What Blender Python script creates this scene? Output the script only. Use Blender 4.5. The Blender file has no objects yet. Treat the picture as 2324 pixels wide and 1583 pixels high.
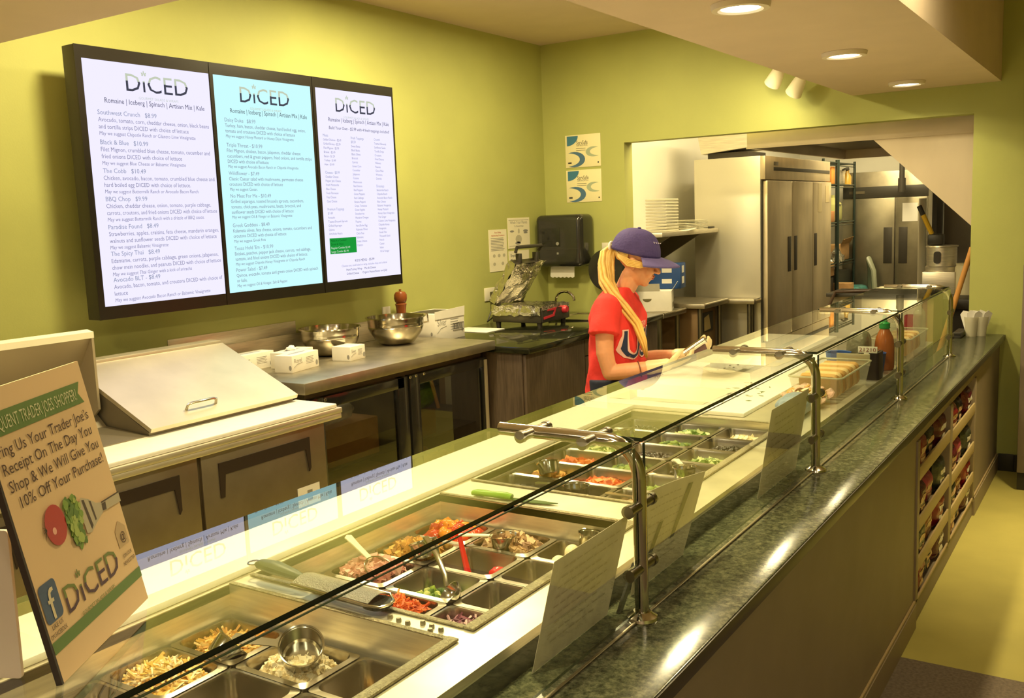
import bpy, bmesh, math, random
from mathutils import Vector, Matrix, noise
from mathutils.bvhtree import BVHTree

SC = bpy.context.scene
COL = SC.collection
PI = math.pi

# ------------------------------------------------------------------ camera
YAW, PITCH, ROLL = 0.582016, 0.1372326, -0.0392022
_r = Vector((math.cos(YAW), math.sin(YAW), 0)); _f = Vector((-math.sin(YAW), math.cos(YAW), 0)); _u = Vector((0, 0, 1))
_f2 = _f * math.cos(PITCH) - _u * math.sin(PITCH)
_u2 = _u * math.cos(PITCH) + _f * math.sin(PITCH)
_r2 = _r * math.cos(ROLL) + _u2 * math.sin(ROLL)
_u3 = -_r * math.sin(ROLL) + _u2 * math.cos(ROLL)
cd = bpy.data.cameras.new('camera'); cam = bpy.data.objects.new('camera', cd); COL.objects.link(cam)
cam.matrix_world = Matrix(((_r2.x, _u3.x, -_f2.x, 0), (_r2.y, _u3.y, -_f2.y, 0), (_r2.z, _u3.z, -_f2.z, 1.70), (0, 0, 0, 1)))
cd.sensor_width = 36.0; cd.lens = 2172.6 / 2324 * 36.0; cd.clip_start = 0.02
SC.camera = cam

# ------------------------------------------------------------------ world, exposure
SC.view_settings.view_transform = 'Standard'; SC.view_settings.look = 'None'
SC.view_settings.gamma = 1.0; SC.view_settings.use_curve_mapping = False
SC.view_settings.exposure = 0.0
w = bpy.data.worlds.new('world'); SC.world = w; w.use_nodes = True
w.node_tree.nodes['Background'].inputs[0].default_value = (1.0, 0.8, 0.5, 1)
w.node_tree.nodes['Background'].inputs[1].default_value = 0.05

WARM = (1.0, 0.83, 0.45)
SOFT = (1.0, 0.88, 0.66)
def area(name, loc, power, size, color=WARM, rot=(0, 0, 0), spread=PI, shape='DISK', sy=None):
    l = bpy.data.lights.new(name, 'AREA'); l.energy = power; l.size = size; l.color = color; l.shape = shape
    if sy: l.size_y = sy
    l.spread = spread
    o = bpy.data.objects.new(name, l); COL.objects.link(o); o.location = loc; o.rotation_euler = rot
    return o
def spot(name, loc, target, power, angle=1.4, blend=.7, size=.05, color=WARM):
    l = bpy.data.lights.new(name, 'SPOT'); l.energy = power; l.spot_size = angle; l.spot_blend = blend; l.color = color
    l.shadow_soft_size = size
    o = bpy.data.objects.new(name, l); COL.objects.link(o); o.location = loc
    d = Vector(target) - Vector(loc); o.rotation_euler = d.to_track_quat('-Z', 'Y').to_euler()
    return o
CAN_Y = (0.55, 1.93, 3.30, 4.68, 6.10)
for y in CAN_Y:                                            # recessed cans in the soffit over the food counter
    area('can_lamp', (-1.18, y, 2.372), 17 if y < 4 else (10 if y < 6 else 6.5), .12, spread=2.6)
for y, e in ((2.6, 42), (4.15, 66), (5.5, 20)):            # recessed cans in the high ceiling over the work aisle
    area('aisle_or_fill_lamp', (-3.0, y, 2.96), e, .30)
area('aisle_or_fill_lamp', (-2.6, 0.9, 2.372), 11, .25)  # unseen fill lamp added to light the near left wall and prep table
for y in (3.56, 4.30): area('cooler_fill', (-3.55, y, .862), .7, .3, color=(1, .9, .7))     # fill lights added to brighten the inside of the glass cooler
spot('track_lamp', (-2.02, 6.0, 2.50), (-2.35, 6.55, 2.05), 13, 2.0, .9)
spot('track_lamp', (-1.92, 6.1, 2.44), (-2.2, 6.55, 1.7), 10, 2.0, .9)
for p in ((-2.35, 7.35), (-2.0, 8.9), (-2.2, 10.2)):       # kitchen ceiling panels
    area('kitchen_lamp', (p[0], p[1], 2.72), 54, .6, shape='RECTANGLE', sy=1.1)
area('customer_or_fill_lamp', (-.12, 5.30, 2.96), 12, .14, spread=.95)     # recessed can on the customers' side
for p in ((1.2, 0.0), (0.6, -1.6), (2.0, -0.8)):  # unseen fill lamps added round the camera for neutral ambient light
    area('customer_or_fill_lamp', (p[0], p[1], 2.96), 15, .25, color=SOFT)
area('customer_or_fill_lamp', (-.50, 3.75, 2.96), 14, .12, spread=2.6)
area('customer_or_fill_lamp', (-2.4, -1.2, 2.372), 20, .25, color=SOFT)  # unseen ambient fill added under the near soffit, behind the camera
# ------------------------------------------------------------------ materials
def lin(h):
    if isinstance(h, str):
        h = h.lstrip('#'); c = [int(h[i:i + 2], 16) / 255 for i in (0, 2, 4)]
        return tuple(x / 12.92 if x <= .04045 else ((x + .055) / 1.055) ** 2.4 for x in c)
    return tuple(h)
MATS = {}
def mat(name, col, rough=.5, metal=0., var=0., scale=12., bump=0., bscale=60., emit=0., spec=.5, stretch=None, alpha=1., coat=0., sss=0.):
    if name in MATS: return MATS[name]
    m = bpy.data.materials.new(name); m.use_nodes = True; nt = m.node_tree; N = nt.nodes; L = nt.links
    b = N['Principled BSDF']; c = lin(col)
    b.inputs['Base Color'].default_value = (*c, 1); b.inputs['Roughness'].default_value = rough
    b.inputs['Metallic'].default_value = metal; b.inputs['Specular IOR Level'].default_value = spec
    if coat: b.inputs['Coat Weight'].default_value = coat; b.inputs['Coat Roughness'].default_value = .08
    if alpha < 1: b.inputs['Alpha'].default_value = alpha
    if sss: b.inputs['Subsurface Weight'].default_value = sss; b.inputs['Subsurface Radius'].default_value = (.01, .004, .002)
    if var or bump:
        tc = N.new('ShaderNodeTexCoord'); mp = N.new('ShaderNodeMapping'); L.new(tc.outputs['Object'], mp.inputs[0])
        if stretch: mp.inputs['Scale'].default_value = stretch
        if var:
            nz = N.new('ShaderNodeTexNoise'); nz.inputs['Scale'].default_value = scale; nz.inputs['Detail'].default_value = 5
            L.new(mp.outputs[0], nz.inputs['Vector'])
            rp = N.new('ShaderNodeValToRGB'); e = rp.color_ramp.elements
            e[0].position = .3; e[1].position = .7
            e[0].color = (*[x * (1 - var) for x in c], 1); e[1].color = (*[min(1, x * (1 + var)) for x in c], 1)
            L.new(nz.outputs['Fac'], rp.inputs[0]); L.new(rp.outputs[0], b.inputs['Base Color'])
        if bump:
            n2 = N.new('ShaderNodeTexNoise'); n2.inputs['Scale'].default_value = bscale; n2.inputs['Detail'].default_value = 3
            L.new(mp.outputs[0], n2.inputs['Vector'])
            bp = N.new('ShaderNodeBump'); bp.inputs['Strength'].default_value = bump; bp.inputs['Distance'].default_value = .01
            L.new(n2.outputs['Fac'], bp.inputs['Height']); L.new(bp.outputs[0], b.inputs['Normal'])
    if emit:
        b.inputs['Emission Color'].default_value = (*c, 1); b.inputs['Emission Strength'].default_value = emit
    MATS[name] = m; return m
def glow(name, col, strength):
    m = bpy.data.materials.new(name); m.use_nodes = True; nt = m.node_tree; nt.nodes.clear()
    e = nt.nodes.new('ShaderNodeEmission'); e.inputs[0].default_value = (*lin(col), 1); e.inputs[1].default_value = strength
    o = nt.nodes.new('ShaderNodeOutputMaterial'); nt.links.new(e.outputs[0], o.inputs[0]); MATS[name] = m; return m
def pane_glass(name, tint=(.96, .985, .94), ior=1.5, rough=0.0):
    """thin pane: transparent with the Fresnel mirror of its two faces, counted once on the outer side"""
    m = bpy.data.materials.new(name); m.use_nodes = True; nt = m.node_tree; N = nt.nodes; L = nt.links; N.clear()
    fr = N.new('ShaderNodeFresnel'); fr.inputs['IOR'].default_value = ior
    geo = N.new('ShaderNodeNewGeometry')
    inv = N.new('ShaderNodeMath'); inv.operation = 'SUBTRACT'; inv.inputs[0].default_value = 1; L.new(geo.outputs['Backfacing'], inv.inputs[1])
    a = N.new('ShaderNodeMath'); a.operation = 'MULTIPLY'; a.inputs[1].default_value = 2; L.new(fr.outputs[0], a.inputs[0])
    b = N.new('ShaderNodeMath'); b.operation = 'ADD'; b.inputs[1].default_value = 1; L.new(fr.outputs[0], b.inputs[0])
    d = N.new('ShaderNodeMath'); d.operation = 'DIVIDE'; L.new(a.outputs[0], d.inputs[0]); L.new(b.outputs[0], d.inputs[1])
    f = N.new('ShaderNodeMath'); f.operation = 'MULTIPLY'; L.new(d.outputs[0], f.inputs[0]); L.new(inv.outputs[0], f.inputs[1])
    t = N.new('ShaderNodeBsdfTransparent'); t.inputs[0].default_value = (*tint, 1)
    g = N.new('ShaderNodeBsdfGlossy'); g.inputs['Roughness'].default_value = rough; g.inputs[0].default_value = (.95, .97, .92, 1)
    mx = N.new('ShaderNodeMixShader'); L.new(f.outputs[0], mx.inputs[0]); L.new(t.outputs[0], mx.inputs[1]); L.new(g.outputs[0], mx.inputs[2])
    o = N.new('ShaderNodeOutputMaterial'); L.new(mx.outputs[0], o.inputs[0]); MATS[name] = m; return m
def foil_mat():
    return mat('foil', '#d8d4c8', .22, 1, bump=.9, bscale=38)

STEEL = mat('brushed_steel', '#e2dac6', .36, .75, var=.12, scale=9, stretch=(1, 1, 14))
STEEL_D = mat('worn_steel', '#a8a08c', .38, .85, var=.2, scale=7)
STEEL_B = mat('bright_steel', '#cfcabc', .16, 1)
STEEL_P = mat('pan_steel', '#b5ad9c', .26, 1, var=.12, scale=20)
CHROME = mat('chrome_tube', '#c8c1b0', .14, 1)
WALLG = mat('green_wall_paint', '#afb266', .65, var=.04, scale=3, bump=.05, bscale=140)
WHITEW = mat('white_wall_board', '#e8e6dc', .4, var=.03, scale=2)
PLASTER = mat('white_ceiling_paint', '#d8c4ae', .8, var=.03, scale=4, bump=.04, bscale=120)
GREENF = mat('lime_vinyl_floor', '#b0a458', .45, var=.08, scale=4)
BROWNF = mat('brown_carpet_tile', '#6d5f50', .95, var=.25, scale=90)
TILEF = mat('quarry_tile', '#5d5347', .6, var=.15, scale=6)
BLACKP = mat('black_plastic', '#36332c', .42)
BLACKG = mat('black_gloss', '#2a2926', .16, coat=.3)
DARKM = mat('dark_metal', '#403c35', .45, .3)
WHITEP = mat('white_poly_board', '#ece9dc', .45, var=.03, scale=30)
PAPER = mat('white_paper', '#e9e6de', .8)
CARD = mat('brown_cardboard', '#b08a5a', .85, var=.08, scale=30)
WCARD = mat('white_carton', '#e4e0d4', .7, var=.03, scale=15)
INK = mat('printed_ink', '#3c3a36', .7)
INKG = mat('grey_ink', '#8d8b84', .7)
GLASS = pane_glass('clear_pane')
GEDGE = mat('green_glass_edge', '#20281a', .15)
CLEAR = mat('clear_plastic', '#e8ead8', .1, alpha=.22)

# ------------------------------------------------------------------ mesh builder
class MB:
    def __init__(s): s.b = bmesh.new(); s.T = Matrix.Identity(4)
    def _v(s, p): return s.b.verts.new(s.T @ Vector(p))
    def face(s, pts, mi=0):
        f = s.b.faces.new([s._v(p) for p in pts]); f.material_index = mi; return f
    def box(s, x0, x1, y0, y1, z0, z1, bev=0., mi=0, seg=2):
        nb = bmesh.new(); bmesh.ops.create_cube(nb, size=1)
        M = Matrix.Translation(((x0 + x1) / 2, (y0 + y1) / 2, (z0 + z1) / 2)) @ Matrix.Diagonal((abs(x1 - x0), abs(y1 - y0), abs(z1 - z0), 1))
        bmesh.ops.transform(nb, matrix=M, verts=nb.verts)
        if bev > 0: bmesh.ops.bevel(nb, geom=nb.edges, offset=bev, segments=seg, affect='EDGES', profile=.5, clamp_overlap=True)
        s.add(nb, mi); return s
    def add(s, nb, mi=None, T=None):
        mp = {}
        M = s.T @ T if T is not None else s.T
        for v in nb.verts: mp[v] = s.b.verts.new(M @ v.co)
        for f in nb.faces:
            try:
                g = s.b.faces.new([mp[v] for v in f.verts]); g.material_index = f.material_index if mi is None else mi; g.smooth = f.smooth
            except ValueError: pass
        nb.free()
    def prism(s, pts, axis, lo, hi, mi=0):
        """polygon pts (2-D) pushed along axis; x:(y,z) y:(x,z) z:(x,y)"""
        def P(p, h): return {'x': (h, p[0], p[1]), 'y': (p[0], h, p[1]), 'z': (p[0], p[1], h)}[axis]
        a = [s._v(P(p, lo)) for p in pts]; c = [s._v(P(p, hi)) for p in pts]; n = len(pts)
        fs = [s.b.faces.new(a), s.b.faces.new(c[::-1])]
        for i in range(n): fs.append(s.b.faces.new([a[i], c[i], c[(i + 1) % n], a[(i + 1) % n]]))
        for f in fs: f.material_index = mi
        return s
    def hexa(s, p, mi=0):
        """8 corners: bottom ring 0-3, top ring 4-7"""
        v = [s._v(q) for q in p]
        for q in ((0, 3, 2, 1), (4, 5, 6, 7), (0, 1, 5, 4), (1, 2, 6, 5), (2, 3, 7, 6), (3, 0, 4, 7)):
            f = s.b.faces.new([v[i] for i in q]); f.material_index = mi
        return s
    def tube(s, path, r, seg=10, cap=True, closed=False, mi=0, sq=1.):
        P = [Vector(p) for p in path]; n = len(P); rings = []; prev = None
        R = r if isinstance(r, (list, tuple)) else [r] * n
        for i in range(n):
            if closed: t = P[(i + 1) % n] - P[i - 1]
            else: t = P[min(i + 1, n - 1)] - P[max(i - 1, 0)]
            if t.length < 1e-9: t = Vector((0, 0, 1))
            t.normalize()
            if prev is None:
                a = Vector((0, 0, 1)) if abs(t.z) < .9 else Vector((1, 0, 0)); u = t.cross(a).normalized()
            else:
                u = prev - t * prev.dot(t)
                u = u.normalized() if u.length > 1e-6 else t.orthogonal().normalized()
            prev = u; v = t.cross(u)
            rings.append([s._v(P[i] + (u * math.cos(2 * PI * k / seg) + v * sq * math.sin(2 * PI * k / seg)) * R[i]) for k in range(seg)])
        m = n if closed else n - 1
        for i in range(m):
            A, B = rings[i], rings[(i + 1) % n]
            for k in range(seg):
                f = s.b.faces.new([A[k], A[(k + 1) % seg], B[(k + 1) % seg], B[k]]); f.material_index = mi; f.smooth = True
        if cap and not closed:
            for q in (rings[0][::-1], rings[-1]):
                f = s.b.faces.new(q); f.material_index = mi
        return s
    def cyl(s, p0, p1, r0, r1=None, seg=16, mi=0):
        return s.tube([p0, p1], [r0, r0 if r1 is None else r1], seg, mi=mi)
    def lathe(s, prof, c=(0, 0, 0), seg=24, mi=0, close=False, M=None):
        T0 = s.T; s.T = s.T @ Matrix.Translation(c) @ (M if M is not None else Matrix.Identity(4)); rings = []
        for r, z in prof:
            if r < 1e-5: rings.append([s._v((0, 0, z))])
            else: rings.append([s._v((r * math.cos(2 * PI * k / seg), r * math.sin(2 * PI * k / seg), z)) for k in range(seg)])
        for A, B in zip(rings, rings[1:]):
            for k in range(seg):
                k2 = (k + 1) % seg
                q = [A[0], B[k], B[k2]][::-1] if len(A) == 1 else ([A[k], A[k2], B[0]] if len(B) == 1 else [A[k], A[k2], B[k2], B[k]])
                if len(A) == 1 and len(B) == 1: continue
                f = s.b.faces.new(q); f.material_index = mi; f.smooth = True
        s.T = T0; return s
    def ell(s, c, r, seg=16, rings=10, mi=0, M=None, jit=0.):
        nb = bmesh.new(); bmesh.ops.create_uvsphere(nb, u_segments=seg, v_segments=rings, radius=1)
        for f in nb.faces: f.smooth = True
        if jit:
            for v in nb.verts: v.co *= 1 + jit * noise.noise(v.co * 2.3 + Vector(c) * 31)
        r = (r, r, r) if not isinstance(r, (list, tuple)) else r
        s.add(nb, mi, Matrix.Translation(c) @ (M if M is not None else Matrix.Identity(4)) @ Matrix.Diagonal((*r, 1))); return s
    def grid(s, fn, nu, nv, mi=0):
        V = [[s._v(fn(i / nu, j / nv)) for j in range(nv + 1)] for i in range(nu + 1)]
        for i in range(nu):
            for j in range(nv):
                f = s.b.faces.new([V[i][j], V[i + 1][j], V[i + 1][j + 1], V[i][j + 1]]); f.material_index = mi; f.smooth = True
        return s
    def slab(s, fn, nu, nv, t, mi=0):
        """grid surface with thickness t along its normal"""
        nb = MB(); nb.grid(fn, nu, nv); nb.b.normal_update()
        g = bmesh.ops.solidify(nb.b, geom=nb.b.faces[:], thickness=t); s.add(nb.b, mi); return s

ROOTM = {}
def _link(name, me, mats, M):
    for m in (mats if isinstance(mats, (list, tuple)) else [mats]): me.materials.append(m)
    o = bpy.data.objects.new(name, me); COL.objects.link(o)
    return o
def finish(mb, ang=.6, recalc=True):
    b = mb.b
    if recalc: bmesh.ops.recalc_face_normals(b, faces=b.faces)
    me = bpy.data.meshes.new('m'); b.to_mesh(me); b.free()
    for p in me.polygons: p.use_smooth = True
    me.set_sharp_from_angle(angle=ang)
    return me
def part(name, mb, mats, parent, label=None, kind=None, ang=.6, recalc=True):
    """world-coordinate mesh made a child (part or sub-part) of parent"""
    me = finish(mb, ang, recalc); M = ROOTM[parent]; me.transform(M.inverted())
    o = _link(name, me, mats, M); o.parent = parent; ROOTM[o] = M; me.name = name
    if label: o['label'] = label
    if kind: o['kind'] = kind
    return o
def tag(o, label, cat, group=None, kind=None):
    if label: o['label'] = label
    if cat: o['category'] = cat
    if group: o['group'] = group
    if kind: o['kind'] = kind
    return o
def thing(name, label, cat, loc, group=None, rz=0.):
    o = bpy.data.objects.new(name, None); COL.objects.link(o); o.location = loc; o.rotation_euler = (0, 0, rz)
    o.empty_display_size = .05
    ROOTM[o] = Matrix.Translation(loc) @ Matrix.Rotation(rz, 4, 'Z')
    return tag(o, label, cat, group)
def single(name, mb, mats, label, cat, group=None, kind=None, ang=.6, recalc=True, origin=None):
    """one-mesh thing with its origin at the middle of its base"""
    me = finish(mb, ang, recalc); me.name = name
    if origin is None:
        xs = [v.co for v in me.vertices]
        lo = [min(p[i] for p in xs) for i in range(3)]; hi = [max(p[i] for p in xs) for i in range(3)]
        origin = ((lo[0] + hi[0]) / 2, (lo[1] + hi[1]) / 2, lo[2])
    M = Matrix.Translation(origin); me.transform(M.inverted())
    o = _link(name, me, mats, M); o.location = origin; ROOTM[o] = M
    return tag(o, label, cat, group, kind)
def struct(name, mb, mats, label=None, ang=.6):
    o = single(name, mb, mats, label, None, kind='structure', ang=ang); return o
def dup(root, loc, rz=0., label=None, rot=None):
    def cp(o, par):
        c = o.copy(); COL.objects.link(c)
        if par is not None: c.parent = par
        for ch in [x for x in KIDS.get(o, [])]: KIDS.setdefault(c, []).append(cp(ch, c))
        return c
    KIDS = {}
    for o in COL.objects:
        if o.parent: KIDS.setdefault(o.parent, []).append(o)
    r = cp(root, None); r.location = loc; r.rotation_euler = rot if rot else (0, 0, rz)
    if label: r['label'] = label
    return r

# ------------------------------------------------------------------ lettering
_TX = {}
def text_mesh(s):
    if s in _TX: return _TX[s]
    cu = bpy.data.curves.new('t', 'FONT'); cu.body = s; cu.size = 1; cu.resolution_u = 2
    o = bpy.data.objects.new('t', cu); me = o.to_mesh()
    V = [(v.co.x, v.co.y) for v in me.vertices]; F = [tuple(p.vertices) for p in me.polygons]
    o.to_mesh_clear(); bpy.data.objects.remove(o); bpy.data.curves.remove(cu)
    x0 = min([v[0] for v in V] or [0]); x1 = max([v[0] for v in V] or [1])
    _TX[s] = ([(x - x0, y) for x, y in V], F, x1 - x0); return _TX[s]
def put_text(mb, s, o, U, W, size, width=None, align='l', mi=0, cut=None, mi2=0, sx=1., shear=0.):
    """flat lettering: o = baseline start, U reading direction, W up; cut = share of the height above which mi2 is used"""
    V, F, wd = text_mesh(s)
    if not V: return 0
    k = size * sx
    if width is not None and (wd * k > width or align == 'fit'): k = width / wd
    off = 0 if align in ('l', 'fit') else (-wd * k / 2 if align == 'c' else -wd * k)
    U = Vector(U); W = Vector(W); o = Vector(o); nb = bmesh.new()
    vs = [nb.verts.new((x, y, 0)) for x, y in V]
    for f in F:
        try: nb.faces.new([vs[i] for i in f]).material_index = mi
        except ValueError: pass
    if cut is not None:
        bmesh.ops.bisect_plane(nb, geom=nb.verts[:] + nb.edges[:] + nb.faces[:], plane_co=(0, cut, 0), plane_no=(0, 1, 0))
        for f in nb.faces: f.material_index = mi2 if f.calc_center_median().y > cut else mi
    for v in nb.verts:
        x, y = v.co.x + shear * v.co.y, v.co.y
        v.co = o + U * (off + x * k) + W * (y * size)
    mb.add(nb); return wd * k
def flat(mb, pts, o, U, W, mi=0):
    o = Vector(o); U = Vector(U); W = Vector(W)
    mb.face([o + U * x + W * y for x, y in pts], mi)
def ellpts(cx, cy, rx, ry, n=16, a0=0, a1=2 * PI, rot=0):
    out = []
    for i in range(n):
        a = a0 + (a1 - a0) * i / (n if a1 - a0 > 6.2 else n - 1); x, y = rx * math.cos(a), ry * math.sin(a)
        out.append((cx + x * math.cos(rot) - y * math.sin(rot), cy + x * math.sin(rot) + y * math.cos(rot)))
    return out
def rrect(x0, x1, y0, y1, r, n=4):
    P = []
    for cx, cy, a in ((x1 - r, y1 - r, 0), (x0 + r, y1 - r, PI / 2), (x0 + r, y0 + r, PI), (x1 - r, y0 + r, 1.5 * PI)):
        for i in range(n + 1): P.append((cx + r * math.cos(a + PI / 2 * i / n), cy + r * math.sin(a + PI / 2 * i / n)))
    return P
def put_logo(mb, o, U, W, size, dark=0, light=1, leaf=1):
    """DiCED word mark: dark letters whose tops are pale green, a small sprig over the i; o = bottom centre"""
    k = size * 1.08
    V, F, wd = text_mesh('D\u0131CED')
    put_text(mb, 'D\u0131CED', o, U, W, size, align='c', mi=dark, cut=.40, mi2=light, sx=1.08)
    x = -wd * k / 2 + .80 * k
    for a, l in ((PI / 2, .2), (PI / 2 + .75, .17), (PI / 2 - .75, .17), (PI / 2 + 1.3, .11), (PI / 2 - 1.3, .11)):
        flat(mb, ellpts(x + math.cos(a) * l * .62 * size, (.66 + math.sin(a) * l * .62) * size, l * .4 * size, .032 * size, 8, rot=a), o, U, W, leaf)
    put_text(mb, 'GOURMET SALADS & WRAPS', Vector(o) - Vector(W) * size * .3, U, W, size * .15, width=wd * k * .98, align='c', mi=light)
# ------------------------------------------------------------------ the room shell
XL, YF, ZC = -3.95, 6.566, 3.0
m = MB(); m.box(XL - .12, XL, -2.6, YF + .13, 0, ZC + .1); struct('wall_left', m, WALLG, 'olive green painted wall behind the menu screens')
m = MB()                                                     # far wall round the kitchen opening
for q in ((XL, -3.25, 0, ZC + .1), (-3.25, -.88, 2.214, ZC + .1), (-.88, 2.6, 0, ZC + .1)): m.box(q[0], q[1], YF, YF + .13, q[2], q[3])
struct('wall_far', m, WALLG, 'olive green wall with the wide opening to the kitchen')
m = MB(); m.box(2.6, 2.72, -2.6, YF + .13, 0, ZC + .1); struct('wall_right', m, WALLG)
m = MB(); m.box(XL, 2.6, -2.72, -2.6, 0, ZC + .1); struct('wall_back', m, PLASTER)
m = MB(); m.box(XL, 2.6, -2.6, YF, ZC, ZC + .1); struct('ceiling', m, PLASTER)
m = MB(); m.box(-1.60, -.735, 2.0, YF - .002, 2.39, ZC - .001); m.box(XL + .001, -.735, -2.599, 2.0, 2.39, ZC - .001)
struct('ceiling_soffit', m, PLASTER, 'dropped cream ceiling soffit over the food counter')
m = MB(); m.box(-.69, 2.6, 3.63, YF, -.1, 0); m.box(XL, -.69, -2.6, YF + .13, -.1, 0)
struct('floor', m, [GREENF], 'lime green vinyl floor on the customers side')
m = MB(); m.box(-.69, 2.6, -2.6, 3.63, -.1, 0); struct('floor_near', m, BROWNF, 'dark brown floor nearest the camera')
m = MB(); m.box(-.60, 2.6, YF - .014, YF, 0, .11, .004); m.box(-.69, -.6, YF - .014, YF, 0, .11, .004)
struct('baseboard_far', m, BLACKP, 'black cove baseboard at the foot of the far wall')
# kitchen shell
m = MB(); m.box(-3.67, -3.55, YF + .13, 12.0, 0, 2.85); m.box(-3.55, -3.262, YF + .131, YF + .15, 0, 2.85); struct('wall_kitchen_left', m, WHITEW, 'glossy white kitchen wall')
m = MB(); m.box(-3.67, -.38, 12.0, 12.1, 0, 2.85); struct('wall_kitchen_end', m, WHITEW)
m = MB(); m.box(-.5, -.38, YF + .13, 12.0, 0, 2.85); struct('wall_kitchen_right', m, WHITEW)
m = MB(); m.box(-3.67, -.38, YF + .13, 12.0, 2.78, 2.88); struct('ceiling_kitchen', m, WHITEW)
m = MB(); m.box(-3.67, -.38, YF + .13, 12.0, -.1, 0); struct('floor_kitchen', m, TILEF)

# recessed lamps in the soffit
LAMP = glow('lamp_face', (1, .93, .72), 14)
CANRIM = mat('white_can_trim', '#e6d9c4', .5)
CAN_L = {3.30: 'round recessed lamp nearest the camera in the cream soffit', 4.68: 'round recessed lamp midway along the cream soffit',
         6.10: 'smallest recessed lamp at the far end of the cream soffit'}
for y in CAN_Y:
    t = thing('recessed_lamp', CAN_L.get(y, 'recessed soffit lamp above the %s' % ('near pan well' if y < 1 else 'nearest steel post')), 'lamp', (-1.18, y, 2.39), 'recessed lamps in the soffit')
    m = MB(); m.lathe([(.066, .0), (.068, -.014), (.078, -.020), (.098, -.018), (.102, -.002), (.102, 0)], (-1.18, y, 2.389), 32); part('trim_ring', m, CANRIM, t)
    m = MB(); m.lathe([(0, -.012), (.04, -.012), (.067, -.008)], (-1.18, y, 2.389), 28); part('lens', m, LAMP, t, recalc=False)
# the two track heads by the far wall
TRK = mat('white_track_head', '#efe6c8', .5, emit=0)
for (x, y, z, lb) in ((-2.03, 6.35, 2.545, 'white track spotlight with its back to the soffit, left one'), (-1.90, 6.38, 2.475, 'white track spotlight hanging lower, right one')):
    t = thing('track_spotlight', lb, 'lamp', (x, y, z + .14), 'track spotlights by the far wall')
    d = Vector((-.35, .28, -.45)).normalized(); c = Vector((x, y, z))
    R = d.to_track_quat('Z', 'Y').to_matrix().to_4x4()
    m = MB(); m.lathe([(0, -.06), (.028, -.058), (.04, -.03), (.052, .05), (.055, .07), (.047, .07), (.04, .05)], c, 24, M=R); part('shade', m, TRK, t)
    m = MB(); m.lathe([(0, .052), (.046, .058)], c, 20, M=R); part('lens', m, glow('spot_face_%d' % int(x * -100), (1, .92, .6), 9), t, recalc=False)
    m = MB(); m.cyl(c - d * .05, (x + .03, y, z + .16), .008, seg=8); m.cyl((x + .03, y, z + .14), (x + .03, y, ZC - .02), .010, seg=8); part('arm', m, TRK, t)
m = MB(); m.box(-1.98, -1.76, 6.325, 6.40, ZC - .03, ZC, .004)
single('track_rail', m, TRK, 'short white rail that carries the two track spotlights', 'rail')

# the dark cooler beyond the counter end
t = thing('display_cooler', 'tall dark cabinet with a grey frame at the right edge by the far wall', 'cabinet', (-.28, 6.33, 0))
FR = mat('grey_cabinet_frame', '#6f6356', .5); MAR = mat('maroon_panel', '#3a1420', .35)
m = MB(); m.box(-.545, -.505, 6.12, 6.545, .11, 1.32, .004); m.box(-.09, -.05, 6.12, 6.545, .11, 1.32, .004); m.box(-.505, -.09, 6.12, 6.545, 1.28, 1.32, .003); part('frame', m, FR, t)
m = MB(); m.box(-.504, -.091, 6.14, 6.53, .12, 1.279); part('body', m, MAR, t)
m = MB(); m.box(-.50, -.095, 6.118, 6.139, .16, 1.25, .004); part('door', m, mat('dark_maroon_glass', '#1d0d14', .12), t)
m = MB(); m.box(-.545, -.05, 6.15, 6.53, 0, .109, .004); part('plinth', m, BLACKP, t)
# ------------------------------------------------------------------ the serving counter
def granite():
    mm = mat('green_black_granite', '#5a5a48', .16, spec=.6)
    nt = mm.node_tree; N = nt.nodes; L = nt.links; b = N['Principled BSDF']
    tc = N.new('ShaderNodeTexCoord'); v = N.new('ShaderNodeTexNoise'); v.inputs['Scale'].default_value = 70; v.inputs['Detail'].default_value = 8; v.inputs['Roughness'].default_value = .75
    L.new(tc.outputs['Object'], v.inputs['Vector'])
    r = N.new('ShaderNodeValToRGB'); e = r.color_ramp.elements
    e[0].position = .38; e[0].color = (.035, .038, .024, 1); e[1].position = .62; e[1].color = (.19, .185, .115, 1)
    k = e.new(.5); k.color = (.095, .098, .06, 1)
    L.new(v.outputs['Fac'], r.inputs[0]); L.new(r.outputs[0], b.inputs['Base Color']); return mm
GRAN = granite()
TAUPE = mat('taupe_counter_panel', '#8f8068', .55, var=.06, scale=5)
TAUPE2 = mat('taupe_trim', '#958468', .5)
Y0, Y1 = .05, YF - .002
ct = thing('service_counter', 'long taupe service counter topped with dark green granite', 'counter', (-.80, 3.3, 0))
m = MB(); m.box(-.925, -.674, Y0, Y1, .828, .863, .005); part('granite_top', m, GRAN, ct)
m = MB(); m.box(-.6738, -.670, Y0, Y1, .829, .861, .001); part('dark_edge', m, mat('painted_edge_reflection', '#3a3228', .35), ct)  # polished granite edge; the dark floor's reflection is put into its colour
NY0, NYM, NY1, NZ0, NZ1 = 3.92, 4.725, 5.53, .085, .765     # the snack niche
m = MB()
m.box(-.90, -.70, Y0, NY0, .10, .8279); m.box(-.90, -.70, NY1, Y1 - .001, .10, .8279); m.box(-.90, -.70, NY0, NY1, .0, NZ0); m.box(-.90, -.70, NY0, NY1, NZ1, .8279)
m.box(-.925, -.90, Y0, Y1, 0, .8279)
part('front_panel', m, TAUPE, ct)
m = MB(); m.box(-.90, -.688, Y0, NY0 - .0, 0, .099); m.box(-.90, -.688, NY1, Y1, 0, .099); part('kick_board', m, TAUPE2, ct)
m = MB(); m.box(-.70, -.692, Y0, Y1 - .01, .100, .112, .002); part('kick_moulding', m, mat('pale_moulding', '#b39a6e', .45), ct)
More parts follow.
